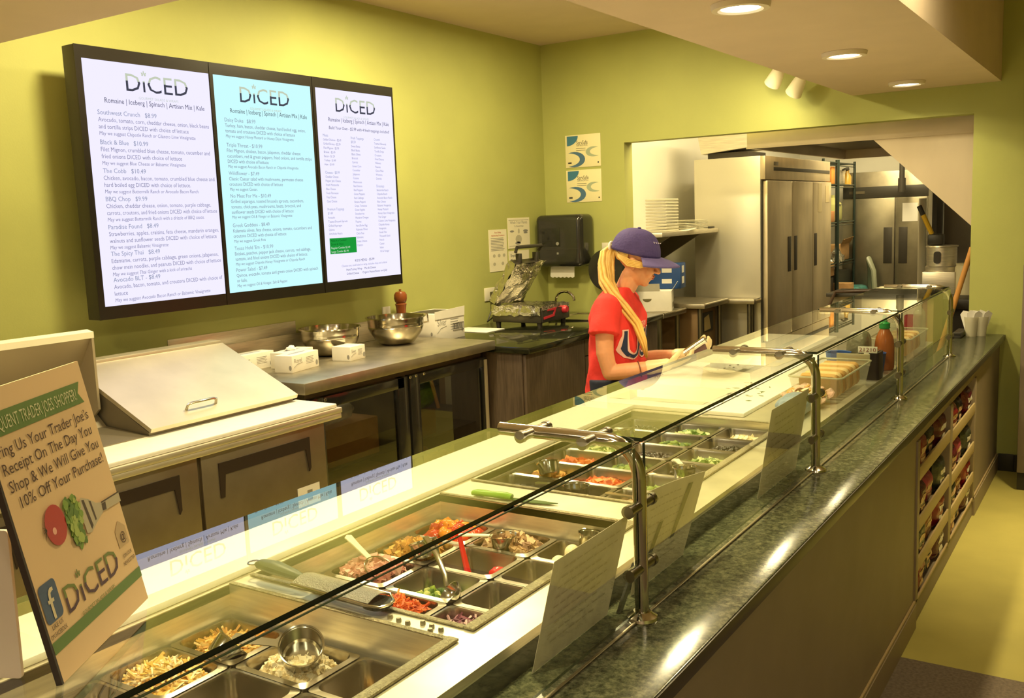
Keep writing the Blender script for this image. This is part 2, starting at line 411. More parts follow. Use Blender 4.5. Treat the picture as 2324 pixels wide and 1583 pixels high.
for a, b_ in ((NY0, NY0 + .045), (NY1 - .045, NY1), (NYM - .035, NYM + .035)):
    m = MB(); m.box(-.899, -.692, a, b_, NZ0, NZ1, .002); part('niche_stile', m, TAUPE2, ct)
for z in (.40, .61, .235):
    for a, b_ in ((NY0 + .046, NYM - .036), (NYM + .036, NY1 - .046)):
        zz = z if a < NYM else z - .02
        m = MB(); m.box(-.899, -.70, a, b_, zz - .012, zz, .001); part('niche_shelf', m, TAUPE2, ct)
        m = MB(); m.box(-.700, -.692, a, b_, zz - .014, zz + .042, .001); part('shelf_lip', m, mat('pale_shelf_lip', '#b7a070', .5), ct)
# ------------------------------------------------------------------ the cold food table behind the granite
DZ = .93
WX0, WX1 = -1.63, -1.03
WELLS = ((.42, 1.32), (1.39, 2.075), (2.24, 3.30))
tb = thing('cold_table', 'long stainless cold table with recessed pan wells behind the granite', 'food table', (-1.4, 3.0, 0))
m = MB()                                                     # deck with the three openings left out
ys = [.05, .42, 1.32, 1.39, 2.075, 2.24, 3.30, 5.62]
for i in range(0, 8, 2): m.box(-1.86, -.927, ys[i], ys[i + 1], DZ - .02, DZ)
for a, b_ in WELLS:
    m.box(WX1, -.927, a, b_, DZ - .02, DZ); m.box(-1.86, WX0, a, b_, DZ - .02, DZ)
part('deck', m, STEEL, tb)
m = MB(); m.box(-.945, -.929, .05, 5.62, .70, DZ - .0205); part('front_skirt', m, DARKM, tb)
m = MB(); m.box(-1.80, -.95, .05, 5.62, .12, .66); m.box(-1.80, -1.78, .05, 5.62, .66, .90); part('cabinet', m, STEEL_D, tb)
for a, b_ in WELLS:                                          # steel liner and its stamped front rim
    m = MB()
    for q in ((WX0 - .006, WX0, a - .006, b_ + .006), (WX1, WX1 + .006, a - .006, b_ + .006), (WX0, WX1, a - .006, a), (WX0, WX1, b_, b_ + .006)):
        m.box(q[0], q[1], q[2], q[3], .68, DZ + .002)
    m.box(WX0, WX1, a, b_, .674, .68); part('well_liner', m, STEEL, tb)
    m = MB(); m.box(WX1 - .012, WX1 + .012, a - .012, b_ + .012, DZ + .001, DZ + .007, .002)
    m.box(WX0, WX1 - .013, b_ + .0, b_ + .012, DZ + .001, DZ + .005, .001); m.box(WX0, WX1 - .013, a - .012, a, DZ + .001, DZ + .005, .001)
    part('well_rim', m, mat('stamped_rim', '#a79d84', .35, 1, var=.3, scale=160, bump=.5, bscale=420), tb)
for i, (x, y) in enumerate(((-1.075, 1.352), (-1.10, 1.356), (-1.125, 1.36), (-1.15, 1.345), (-1.175, 1.348), (-1.20, 1.352), (-1.09, 1.338))):
    m = MB(); m.lathe([(0, .008), (.0045, .008), (.0055, .004), (.0055, 0)], (x, y, DZ), 10); part('deck_stud', m, STEEL_D, tb)
for nm, a, b_, x1, lb in (('cutting_board', .08, 3.36, -1.645, 'long white cutting board along the workers side of the pan wells'),
                          ('cutting_board', 3.365, 4.95, -1.20, 'wide white cutting board in front of the girl in the red shirt'),
                          ('cutting_board', 4.97, 5.60, -1.44, 'short white cutting board at the far end of the cold table')):
    m = MB(); m.box(-1.85, x1, a, b_, DZ + .0005, DZ + .017, .004); single(nm, m, WHITEP, lb, 'cutting board')
# --- steel food pans
def pan_bm(x0, x1, y0, y1, z, d=.10, rim=.010, r=.022):
    m = MB(); n = 5
    lo = [rrect(x0, x1, y0, y1, .012, n), rrect(x0 + rim, x1 - rim, y0 + rim, y1 - rim, r, n), rrect(x0 + rim + .002, x1 - rim - .002, y0 + rim + .002, y1 - rim - .002, r, n),
          rrect(x0 + rim + .010, x1 - rim - .010, y0 + rim + .010, y1 - rim - .010, r, n), rrect(x0 + rim + .018, x1 - rim - .018, y0 + rim + .018, y1 - rim - .018, r, n)]
    zs = [z, z + .003, z - .004, z - d + .012, z - d]
    rings = [[m._v((*p, zz)) for p in L_] for L_, zz in zip(lo, zs)]
    low = [m._v((*p, z - .008)) for p in lo[0]]
    rings = [low] + rings
    k = len(low)
    for A, B in zip(rings, rings[1:]):
        for i in range(k): m.b.faces.new([A[i], A[(i + 1) % k], B[(i + 1) % k], B[i]])
    m.b.faces.new(rings[-1]); return m
PZ = .862
XC = ((-1.235, -1.045), (-1.43, -1.24), (-1.625, -1.435))    # right, middle, left columns
R2 = [1.40, 1.592, 1.752, 1.912, 2.07]; R1 = [.83, .99, 1.15, 1.31]
R3 = [2.245 + .1745 * i for i in range(7)]
PANS = {}
pan_words = ['customer side', 'middle', 'worker side']
FOODNAME = {}
def rngs(): return random.Random(11)
def chunk_pile(name, reg, z0, h, n, size, mats, label, cat='food', shape='cube', seed=1, flatk=1., spread=.9, base=None):
    """many small loose bits heaped in a pan: one object of uncountable stuff"""
    rr = random.Random(seed); m = MB(); x0, x1, y0, y1 = reg
    if base is not None: z0 += .016; n = int(n * 1.25); size *= 1.12
    cx, cy = (x0 + x1) / 2, (y0 + y1) / 2
    hx, hy = (x1 - x0) / 2 - .026, (y1 - y0) / 2 - .026
    if base is not None:
        def fn(u, v):
            a, c = u * 2 - 1, v * 2 - 1
            return (cx + a * hx, cy + c * hy, z0 + h * max(0, 1 - .36 * (a * a + c * c)) * .8 + .006 * noise.noise(Vector((a * 3, c * 3, seed))))
        m.grid(fn, 8, 8, base)
    for i in range(n):
        a, c = rr.uniform(-1, 1), rr.uniform(-1, 1)
        zz = z0 + h * max(0, 1 - .36 * (a * a + c * c)) * rr.uniform(.75, 1.05)
        s = size * rr.uniform(.7, 1.25); M = Matrix.Translation((cx + a * hx * spread, cy + c * hy * spread, zz)) @ Matrix.Rotation(rr.uniform(0, 6.3), 4, 'Z') @ Matrix.Rotation(rr.uniform(-.7, .7), 4, 'X') @ Matrix.Rotation(rr.uniform(-.7, .7), 4, 'Y')
        mi = rr.randrange(len(mats)); nb = bmesh.new()
        if shape == 'cube':
            bmesh.ops.create_cube(nb, size=1)
            for v in nb.verts: v.co = Vector((v.co.x * s * rr.uniform(.6, 1.3), v.co.y * s * rr.uniform(.6, 1.3), v.co.z * s * rr.uniform(.5, 1.1)))
        elif shape == 'strip':
            bmesh.ops.create_cube(nb, size=1)
            L_ = s * rr.uniform(2, 4.5)
            for v in nb.verts: v.co = Vector((v.co.x * L_, v.co.y * s * .35, v.co.z * s * .3 + .25 * L_ * (v.co.x) ** 2 * rr.uniform(-1, 1)))
        elif shape == 'blob':
            bmesh.ops.create_icosphere(nb, subdivisions=1, radius=s * .6)
            for v in nb.verts: v.co = Vector((v.co.x * rr.uniform(.8, 1.25), v.co.y * rr.uniform(.8, 1.25), v.co.z * flatk * rr.uniform(.8, 1.2)))
            for f in nb.faces: f.smooth = True
        elif shape == 'slice':
            bmesh.ops.create_cone(nb, cap_ends=True, segments=9, radius1=s * .9, radius2=s * .8, depth=s * .22)
            for v in nb.verts: v.co.z += .3 * s * noise.noise(v.co * 60 + Vector((i, 0, 0)))
        m.add(nb, mi, M)
    return single(name, m, mats, label, cat, kind='stuff', recalc=False, ang=.9)
def F(name, col, rough=.5, **k): return mat('food_' + name, col, rough, **k)
FETA = [F('feta', '#f0e2bf', .6), F('feta2', '#dcc79a', .6), F('feta3', '#f6ecd0', .6)]
CORN = [F('corn', '#e6b85c', .5), F('corn2', '#f0d28c', .5), F('corn3', '#c89248', .5)]
CHIP = [F('potato', '#e8c47c', .5), F('potato2', '#d8a860', .55)]
CARR = [F('carrot', '#d9672c', .5), F('carrot2', '#e8843c', .5), F('carrot3', '#c24f20', .5)]
CABB = [F('cabbage', '#6a3048', .5), F('cabbage2', '#8a4a62', .5), F('cabbage3', '#d8b0b4', .5)]
HAM = [F('ham', '#cf9384', .5), F('ham2', '#e0b2a0', .5), F('ham3', '#b87868', .5)]
CRUT = [F('crouton', '#c98f3e', .7), F('crouton2', '#e0b460', .7), F('crouton3', '#9c6628', .7)]
TOMA = [F('tomato', '#d8451f', .25), F('tomato2', '#e8922c', .25), F('tomato3', '#c23418', .25)]
CHIK = [F('chicken', '#d8b890', .6), F('chicken2', '#b89468', .6), F('chicken3', '#8a6448', .6)]
BROC = [F('broccoli', '#5a7a22', .7), F('broccoli2', '#8aa030', .7), F('broccoli3', '#3a5418', .7), F('stalk', '#b8bc6c', .6)]
CUKE = [F('cucumber', '#6f8a3c', .4), F('cucumber2', '#c8d090', .4)]
OLIV = [F('olive', '#241c18', .3), F('olive2', '#3a2c24', .35)]
GREE = [F('leaf', '#50682a', .6), F('leaf2', '#7d8f3a', .6)]
EGGM = F('egg', '#f2e2bc', .35)
# (well, column, row) -> stuff in it
def pan(well, rows, c, r, lab, z=PZ, d=.10):
    x0, x1 = XC[c]; y0, y1 = rows[r] + .001, rows[r + 1] - .001
    single('food_pan', pan_bm(x0, x1, y0, y1, z, d), STEEL_P, lab, 'pan', 'steel pans in the ' + well, recalc=True, ang=.5)
    return (x0, x1, y0, y1)
# near well
W = 'near well'
q = pan(W, R1, 1, 2, 'steel pan of crumbled white cheese with a measuring cup in it'); chunk_pile('crumbled_cheese', q, PZ - .055, .05, 420, .010, FETA, 'crumbled white cheese heaped in the near middle pan', base=0, seed=2)
q = pan(W, R1, 2, 2, 'steel pan of shredded yellow cheese beside the crumbled white cheese'); chunk_pile('shredded_cheese', q, PZ - .06, .05, 330, .009, CORN, 'shredded yellow cheese in the near pan against the cutting board', shape='strip', base=0, seed=3)
q = pan(W, R1, 0, 2, 'half empty steel pan of pale slices at the near counter edge'); chunk_pile('pale_slices', (q[0], q[1], q[2], q[2] + .12), PZ - .085, .045, 26, .026, CHIP, 'pale yellow slices in the near pan by the counter edge', shape='slice', seed=4)
q = pan(W, R1, 1, 1, 'nearly empty steel pan with reddish bits next to the crumbled cheese'); chunk_pile('red_bits', q, PZ - .095, .02, 60, .012, [TOMA[0], HAM[0], HAM[2]], 'few reddish bits at the bottom of a near pan', seed=5)
q = pan(W, R1, 2, 1, 'steel pan heaped with yellow and white shreds at the lower left'); chunk_pile('mixed_cheese', q, PZ - .05, .05, 330, .009, CORN[:2] + FETA[:1], 'yellow and white shreds heaped at the lower left', shape='strip', base=0, seed=6)
q = pan(W, R1, 0, 1, 'empty steel pan at the bottom edge of the picture, customer side')
for c in range(3): pan(W, R1, c, 0, 'steel pan hidden at the near end of the first well, %s' % pan_words[c])
# middle well
W = 'middle well'
q = pan(W, R2, 1, 0, 'steel pan of shredded carrot beside the pink strip'); chunk_pile('shredded_carrot', q, PZ - .03, .03, 420, .008, CARR, 'bright orange shredded carrot', shape='strip', base=0, seed=7)
q = pan(W, R2, 0, 0, 'steel pan of purple cabbage at the near corner of the middle well'); chunk_pile('purple_cabbage', q, PZ - .05, .04, 260, .010, CABB, 'dark purple shredded cabbage', shape='strip', base=0, seed=8)
q = pan(W, R2, 2, 0, 'steel pan behind the grater')
q = pan(W, R2, 1, 1, 'steel pan of green broccoli with a ladle in it'); chunk_pile('broccoli', (q[0], q[1] - .03, q[2], q[3]), PZ - .075, .05, 150, .016, BROC, 'green and yellow broccoli florets under the ladle', shape='blob', seed=9)
q = pan(W, R2, 0, 1, 'steel pan with cucumber and a white cup at the customer edge'); chunk_pile('cucumber', q, PZ - .095, .02, 34, .016, CUKE, 'few cucumber slices at the bottom of a pan', shape='slice', seed=10)
q = pan(W, R2, 2, 1, 'steel pan of chopped ham with a white cup lying in it'); chunk_pile('chopped_ham', q, PZ - .035, .04, 150, .017, HAM, 'chopped pink ham', base=0, seed=11)
q = pan(W, R2, 1, 2, 'empty looking steel pan holding red tongs'); chunk_pile('red_pepper', (q[0] + .02, q[1], q[2], q[3] - .03), PZ - .095, .02, 40, .011, [TOMA[0], TOMA[2]], 'few red pepper bits at the bottom of a pan', seed=12)
q = pan(W, R2, 0, 2, 'empty steel pan at the customer edge between eggs and cucumber')
q = pan(W, R2, 2, 2, 'steel pan of golden croutons with a cream handled cup'); chunk_pile('crouton', q, PZ - .045, .05, 170, .014, CRUT, 'golden croutons and chickpeas', base=0, seed=13)
q = pan(W, R2, 1, 3, 'steel pan of chopped chicken with a measuring cup'); chunk_pile('chopped_chicken', q, PZ - .045, .045, 170, .015, CHIK, 'chopped brown chicken and mushroom', base=0, seed=14)
q = pan(W, R2, 2, 3, 'steel pan of cut tomatoes at the far left of the middle well'); chunk_pile('cut_tomato', q, PZ - .04, .04, 60, .024, TOMA, 'red and orange cut tomatoes', shape='blob', base=0, seed=15)
q = pan(W, R2, 0, 3, 'steel pan of peeled eggs at the customer edge')
EG = ((-1.205, 1.945, 0), (-1.172, 1.955, .02), (-1.15, 1.985, .042), (-1.188, 1.985, .0), (-1.135, 1.95, .012), (-1.165, 1.925, .0))
EGL = ('leftmost peeled egg in the egg pan', 'peeled egg in the middle of the egg heap', 'topmost peeled egg in the egg pan', 'peeled egg at the back left of the egg pan', 'peeled egg at the right of the egg pan', 'front peeled egg low in the egg pan')
for i, (x, y, dz) in enumerate(EG):
    m = MB(); m.lathe([(0, -.019), (.010, -.0165), (.017, -.008), (.0188, 0), (.0175, .009), (.012, .019), (.006, .0235), (0, .0245)], (x, y, PZ - .035 + dz), 20, M=Matrix.Rotation(1.1 + i * .3, 4, 'X') @ Matrix.Rotation(i * 1.1, 4, 'Z'))
    single('peeled_egg', m, EGGM, EGL[i], 'egg', 'peeled eggs in the pan')
chunk_pile('egg_bed', (-1.235, -1.045, 1.912, 2.07), PZ - .085, .03, 40, .026, [EGGM], 'pale peeled eggs under the top eggs', shape='blob', seed=31)
# far well: three columns of six
W = 'far well'; FAR = {(2, 0): OLIV, (2, 1): CRUT, (2, 2): CARR, (2, 3): CUKE, (2, 4): GREE, (2, 5): OLIV, (1, 0): OLIV, (1, 1): CARR, (1, 2): GREE, (1, 3): OLIV, (1, 4): GREE, (1, 5): CUKE, (0, 0): CHIK, (0, 1): GREE, (0, 2): OLIV, (0, 3): CUKE, (0, 4): OLIV, (0, 5): FETA}
FW = {id(OLIV): 'dark olives', id(CRUT): 'golden nuts', id(CARR): 'orange carrot', id(CUKE): 'cucumber', id(GREE): 'green leaves', id(CHIK): 'brown chicken', id(FETA): 'white cheese'}
ordi = ['nearest', 'second', 'third', 'fourth', 'fifth', 'farthest']
for (c, r), fm in FAR.items():
    q = pan(W, R3, c, r, 'steel pan of %s, %s of the far well row on the %s' % (FW[id(fm)], ordi[r], pan_words[c]), z=.905)
    chunk_pile('pan_filling', q, .905 - .06, .03, 70, .016, fm, '%s in the %s far well pan, %s' % (FW[id(fm)], ordi[r], pan_words[c]), shape='blob' if fm in (OLIV, GREE) else 'cube', base=0, seed=40 + c * 7 + r)
    if c < 2 and r < 1: pass
# --- utensils
def measuring_cup(c, r, h, tilt, az, handle, lab, hl=.085, hm=None, hz=0., group='measuring cups in the food pans'):
    T = Matrix.Translation(c) @ Matrix.Rotation(az, 4, 'Z') @ Matrix.Rotation(tilt, 4, 'Y')
    o = thing('measuring_cup', lab, 'cup', c, group)
    m = MB(); m.T = T
    m.lathe([(0, -h / 2), (r * .86, -h / 2), (r * .93, -h / 2 + .005), (r, h / 2), (r + .0025, h / 2 + .001), (r + .0025, h / 2 - .002), (r * .96, h / 2 - .004), (r * .9, -h / 2 + .008), (r * .8, -h / 2 + .003), (0, -h / 2 + .003)], seg=28)
    part('bowl', m, STEEL_B, o)
    m = MB(); m.T = T @ Matrix.Rotation(hz, 4, 'Z'); L0 = r
    m.prism([(L0 - .002, -.007), (L0 + hl * .6, -.008), (L0 + hl, -.011), (L0 + hl + .006, 0), (L0 + hl, .011), (L0 + hl * .6, .008), (L0 - .002, .007)], 'z', h / 2 - .004, h / 2 - .0005)
    part('handle', m, hm or STEEL_B, o, label=None if hm is None else 'pale handle')
    return o
PALEH = mat('cream_handle', '#efe8c8', .4)
measuring_cup((-1.310, 1.218, .892), .041, .050, .66, -.75, 0, 'steel measuring cup tipped over the crumbled white cheese', hz=-1.85)
measuring_cup((-1.485, 1.185, .868), .036, .04, .9, 1.2, 0, 'steel measuring cup half buried in yellow cheese')
measuring_cup((-1.335, 1.955, .872), .033, .042, 0.05, PI + .25, 0, 'upright steel measuring cup among the chopped chicken', hm=PALEH)
measuring_cup((-1.47, 1.80, .884), .036, .04, .35, PI - .2, 0, 'measuring cup with a long cream handle on the croutons', hm=PALEH, hl=.11)
measuring_cup((-1.50, 1.655, .868), .036, .03, -.5, PI - .1, 0, 'white cup lying in the chopped ham', hm=PALEH)
measuring_cup((-1.128, 2.035, .885), .028, .045, .1, .4, 0, 'shiny steel cup behind the peeled eggs')
measuring_cup((-1.115, 1.635, .835), .03, .035, -.5, .2, 0, 'white cup in the cucumber pan', hm=PALEH)
measuring_cup((-1.33, 2.33, .905), .037, .045, .0, PI + .2, 0, 'steel measuring cup standing in the far well near its front edge')
measuring_cup((-1.12, 2.62, .915), .034, .04, .05, 2.2, 0, 'steel measuring cup with a flat handle at the customer side of the far well', hm=PALEH)
measuring_cup((-1.10, 2.31, .905), .036, .04, .0, PI, 0, 'steel measuring cup half hidden behind the second paper')
measuring_cup((-1.49, 2.96, .925), .04, .04, .2, PI - .3, 0, 'pale measuring cup at the far corner of the far well', hm=PALEH)
measuring_cup((-1.50, 2.46, .925), .034, .04, .5, PI - .8, 0, 'dark measuring cup on the golden nuts', hm=PALEH)
# ladle
o = thing('ladle', 'steel ladle lying in the broccoli with its handle against the pan edge', 'ladle', (-1.255, 1.63, .85))
T = Matrix.Translation((-1.262, 1.625, .868)) @ Matrix.Rotation(-.6, 4, 'Y') @ Matrix.Rotation(.55, 4, 'X')
m = MB(); m.T = T; m.lathe([(0, -.022), (.016, -.019), (.027, -.010), (.032, .002), (.033, .004), (.031, .004), (.026, -.007), (.015, -.016), (0, -.019)], seg=26); part('bowl', m, STEEL_B, o)
m = MB(); m.tube([(-1.285, 1.645, .875), (-1.30, 1.66, .895), (-1.345, 1.69, .925), (-1.40, 1.72, .95)], [.006, .006, .007, .008], 8, sq=.5); part('handle', m, STEEL_B, o)
# red tongs
REDP = mat('red_plastic', '#c81e1e', .3)
o = thing('tongs', 'bright red plastic tongs standing in an empty pan', 'tongs', (-1.33, 1.83, .80))
for s, (p, q2) in enumerate((((-1.345, 1.82, .79), (-1.395, 1.845, .915)), ((-1.325, 1.80, .79), (-1.39, 1.84, .918)))):
    m = MB(); m.tube([p, tuple((a + b) / 2 for a, b in zip(p, q2)), q2], [.010, .008, .006], 8, sq=.6); part('arm', m, REDP, o)
m = MB(); m.ell((-1.275, 1.835, .845), (.018, .022, .014), 14, 8, jit=.2); m.ell((-1.29, 1.81, .83), (.014, .012, .016), 12, 8)
single('red_scoop', m, REDP, 'small red scoop at the back corner of the tongs pan', 'scoop')
m = MB(); m.box(-1.27, -1.02, 1.405, 1.412, .864, .885, .001)
single('pink_strip', m, mat('pink_plastic', '#c9725c', .4), 'long salmon pink strip along the near edge of the middle well', 'strip')
# grater
o = thing('grater', 'flat hand grater with a dark green handle lying across the wells', 'grater', (-1.38, 1.40, .935))
T = Matrix.Translation((-1.36, 1.372, .955)) @ Matrix.Rotation(-.05, 4, 'Z')
m = MB(); m.T = T
def gr(u, v): return (-.10 + .22 * u, (v - .5) * .062, .012 * math.cos((v - .5) * 2.6))
m.slab(gr, 20, 8, .0015); part('blade', m, mat('grater_steel', '#bcb6a8', .3, 1, bump=.9, bscale=320), o)
m = MB(); m.T = T; m.tube([(-.10, -.034, 0), (.12, -.034, 0), (.142, -.02, -.004), (.148, 0, -.004), (.142, .02, -.004), (.12, .034, 0), (-.10, .034, 0)], .003, 8); part('wire_frame', m, STEEL_B, o)
m = MB(); m.T = T; m.prism(rrect(.09, .145, -.028, .028, .02), 'z', -.012, -.002); part('catch_plate', m, BLACKG, o)
m = MB(); m.T = T; m.tube([(-.10, 0, .002), (-.13, 0, .004), (-.19, 0, .008), (-.235, 0, .008), (-.25, 0, .006)], [.009, .016, .022, .017, .008], 12, sq=.6); part('handle', m, mat('dark_green_handle', '#26372a', .4), o)
m = MB(); m.tube([(-.26 + .014 * math.cos(a), .014 * math.sin(a), .006) for a in [i * PI / 6 for i in range(12)]], .002, 6, closed=True); m.b.transform(T) ; part('hang_ring', m, STEEL_B, o)
# green knife
GRN = mat('green_plastic', '#7fae2c', .35); o = thing('knife', 'bright green handled kitchen knife on the strip between two wells', 'knife', (-1.41, 2.12, .93))
T = Matrix.Translation((-1.46, 2.112, .9375)) @ Matrix.Rotation(.10, 4, 'Z')
m = MB(); m.T = T; m.tube([(-.075, 0, .002), (-.06, 0, .004), (-.02, 0, .004), (.03, 0, .004), (.048, 0, .002)], [.010, .0135, .012, .0135, .011], 12, sq=.7); part('handle', m, GRN, o)
m = MB(); m.T = T; m.prism([(.045, -.004), (.06, -.012), (.12, -.016), (.165, -.009), (.185, .004), (.12, .010), (.05, .008)], 'z', -.004, -.002); part('blade', m, mat('green_blade', '#3f5a24', .3), o)
# ------------------------------------------------------------------ the glass sneeze guard
GX, GB, GZ = -.835, -1.188, 1.236
PY = (1.722, 3.0, 4.272, 5.55)
sg = thing('sneeze_guard', 'glass sneeze guard on bent steel posts above the food counter', 'sneeze guard', (-.95, 3.0, .863))
for y in PY:
    m = MB(); pts = [(GX, y, .866), (GX, y, 1.0), (GX, y, GZ - .075)]
    for i in range(1, 9):
        a = PI / 2 * i / 8; pts.append((GX - .072 + .072 * math.cos(a), y, GZ - .075 + .075 * math.sin(a)))
    pts += [(-1.05, y, GZ), (-1.172, y, GZ)]
    m.tube(pts, .0145, 16); p = part('post', m, CHROME, sg)
    m = MB(); m.lathe([(0, .016), (.018, .016), (.022, .012), (.032, .006), (.034, 0), (0, 0)], (GX, y, .8632), 28); part('floor_flange', m, STEEL_B, p)
    for (x, z) in ((-.935, GZ), (-1.085, GZ), (GX, 1.105), (GX, .972)):
        m = MB(); m.cyl((x, y - .052, z), (x, y + .052, z), .0115, seg=14); m.cyl((x, y - .058, z), (x, y - .046, z), .0135, seg=14); m.cyl((x, y + .046, z), (x, y + .058, z), .0135, seg=14)
        part('glass_clamp', m, mat('clamp_steel', '#8f8878', .3, 1), p)
def pane(name, x0, x1, y0, y1, z0, z1, ax):
    m = MB(); m.box(x0, x1, y0, y1, z0, z1); m.b.normal_update()
    for f in m.b.faces: f.material_index = 0 if abs(f.normal[ax]) > .9 else 1
    part(name, m, [GLASS, GEDGE], sg)
for a, b_ in ((.28, PY[0] - .022), (PY[0] + .024, PY[1] - .020), (PY[1] + .024, PY[2] - .020), (PY[2] + .024, PY[3] - .018)):
    pane('top_pane', GB, GX - .004, a, b_, GZ - .004, GZ + .004, 2)
    pane('front_pane', GX - .003, GX + .003, a, b_, .884, GZ - .006, 0)
m = MB(); m.box(GX - .003, GX + .004, .28, PY[3] - .02, .8634, .8665, .001); part('bottom_rail', m, mat('rail_steel', '#a49a80', .35, .9), sg)
# --- paper notes propped behind the front panes
def note(y0, y1, yb0, yb1, lab, mark=None, curl=.0, h=.235, xb=-.905, hr=None):
    hr = h if hr is None else hr
    def fn(u, v):
        y = (y0 + (y1 - y0) * u) * v + (yb0 + (yb1 - yb0) * u) * (1 - v)
        x = xb + (-.852 - xb) * v + curl * math.sin(PI * u) * v
        return (x, y, .8645 + (h + (hr - h) * u) * v + curl * .4 * u * v)
    m = MB(); m.slab(fn, 8, 8, .0006)
    o = single('paper_note', m, mat('note_paper', '#e2d2c0', .85, var=.05, scale=25, bump=.5, bscale=18), lab, 'paper', 'paper notes behind the sneeze guard')
    rr = random.Random(int(y0 * 100)); m = MB()
    for i in range(9):
        v0 = .88 - .085 * i; u0 = rr.uniform(.08, .16); u1 = u0
        while u1 < rr.uniform(.55, .9):
            u2 = u1 + rr.uniform(.03, .09); P = [Vector(fn(a, b_)) + Vector((.0022, 0, 0)) for a, b_ in ((u1, v0), (u2, v0 + rr.uniform(-.008, .008)), (u2, v0 + .014), (u1, v0 + .014))]; m.face(P); u1 = u2 + .02
    part('faint_writing', m, mat('pencil_grey', '#c4b29c', .85), o, recalc=False, kind='stuff')
    if mark:
        m = MB()
        for u0, u1, v0, v1 in mark:
            P = [Vector(fn(a, b_)) + Vector((.0025, 0, 0)) for a, b_ in ((u0, v0), (u0 + .075, v0), (u1 + .075, v1), (u1, v1))]
            m.face(P)
        part('marker_stroke', m, INK, o)
    return o
note(1.405, 1.705, 1.40, 1.70, 'white paper note propped left of the nearest steel post', h=.222, hr=.224)
note(1.795, 2.12, 1.81, 2.10, 'white paper note with two bold black strokes just right of the nearest post', mark=((.10, .32, .12, .62), (.58, .74, .36, .92)), curl=-.008, h=.246, hr=.215)
note(2.62, 2.985, 2.62, 2.99, 'white paper note propped left of the second steel post', h=.265, xb=-.895)
# small dark wedge that holds the near note
m = MB(); m.hexa([(-.892, 1.715, .864), (-.886, 1.715, .864), (-.886, 1.735, .864), (-.892, 1.735, .864), (-.872, 1.755, .965), (-.866, 1.755, .965), (-.866, 1.785, .965), (-.872, 1.785, .965)])
single('note_holder', m, BLACKP, 'thin dark strip leaning behind the nearest steel post', 'strip')

# ------------------------------------------------------------------ the promotion sign standing on the glass
zg = GZ + .0045
BL = Vector((-.913, .520, zg)); U = Vector((-.533, .846, 0)); Wv = Vector((-.161, -.102, .982)); Nn = U.cross(Wv).normalized()
SW, SH = .2235, .311
sgn = thing('promotion_sign', 'cream promotion sign with a tomato on a fork standing on the near glass', 'sign', BL + U * SW / 2)
KR = mat('sign_card', '#e2bf8e', .6); BRN = mat('sign_brown_ink', '#4a2c1e', .6); GRB = mat('sign_green_band', '#5d7a34', .6); BAND = mat('sign_band_letters', '#c9c79a', .6)
m = MB(); m.hexa([BL, BL + U * SW, BL + U * SW - Nn * .005, BL - Nn * .005, BL + Wv * SH, BL + Wv * SH + U * SW, BL + Wv * SH + U * SW - Nn * .005, BL + Wv * SH - Nn * .005])
part('board', m, KR, sgn)
m = MB(); m.hexa([BL - U * .004 - Nn * .006, BL + Nn * .0005 - U * .004, BL + Nn * .0005 - U * .0002, BL - Nn * .006 - U * .0002] + [q + Wv * SH for q in (BL - U * .004 - Nn * .006, BL + Nn * .0005 - U * .004, BL + Nn * .0005 - U * .0002, BL - Nn * .006 - U * .0002)])
part('dark_edge', m, mat('sign_dark_edge', '#2c1c16', .6), sgn)
k = SW / .219; O = BL + Nn * .0007
def S(pts): return [(a * k, b_ * k) for a, b_ in pts]
m = MB(); flat(m, S([(0, .2565), (.2055, .2565), (.196, .269), (.2055, .2815), (0, .2815)]), O, U, Wv); part('green_banner', m, GRB, sgn, recalc=False)
m = MB(); flat(m, S([(0, .030), (.219, .030), (.219, .0425), (0, .0425)]), O, U, Wv); part('green_band', m, GRB, sgn, recalc=False)
O2 = BL + Nn * .0011
m = MB(); put_text(m, 'FREQUENT TRADER JOES SHOPPER?', O2 + U * .191 * k + Wv * .262 * k, U, Wv, .0195 * k, width=.186 * k, align='r'); part('band_lettering', m, BAND, sgn, recalc=False)
m = MB()
for i, (s, a, b_) in enumerate((('Bring Us Your Trader Joe\u2019s', -.002, .204), ('Receipt On The Day You', .008, .201), ('Shop & We Will Give You', .010, .207), ('10% Off Your Purchase!', .021, .208))):
    put_text(m, s, O2 + U * a * k + Wv * (.2365 - .0185 * i) * k, U, Wv, .0175 * k, width=(b_ - a) * k, align='fit')
put_text(m, 'LIKE US', O2 + U * .008 * k + Wv * .0535 * k, U, Wv, .007 * k, width=.022 * k); put_text(m, 'ON FACEBOOK', O2 + U * .001 * k + Wv * .0455 * k, U, Wv, .007 * k, width=.034 * k)
put_text(m, 'JOIN OUR', O2 + U * .187 * k + Wv * .064 * k, U, Wv, .0065 * k, width=.024 * k); put_text(m, 'NEWSLETTER', O2 + U * .184 * k + Wv * .0555 * k, U, Wv, .0065 * k, width=.031 * k)
put_text(m, '@', O2 + U * .1935 * k + Wv * .083 * k, U, Wv, .015 * k)
part('lettering', m, BRN, sgn, recalc=False, kind='stuff')
m = MB(); put_logo(m, O2 + U * .109 * k + Wv * .0555 * k, U, Wv, .042 * k); part('word_mark', m, [mat('mark_dark', '#4b2a3a', .6), mat('mark_green', '#6f7a34', .6)], sgn, recalc=False, kind='stuff')
m = MB(); flat(m, S(rrect(.003, .037, .060, .101, .006)), O, U, Wv); part('blue_square', m, mat('square_blue', '#3a5072', .5), sgn, recalc=False)
m = MB(); put_text(m, 'f', O2 + U * .014 * k + Wv * .062 * k, U, Wv, .046 * k, sx=1.1); part('letter', m, mat('square_letter', '#d9c7a0', .6), sgn, recalc=False)
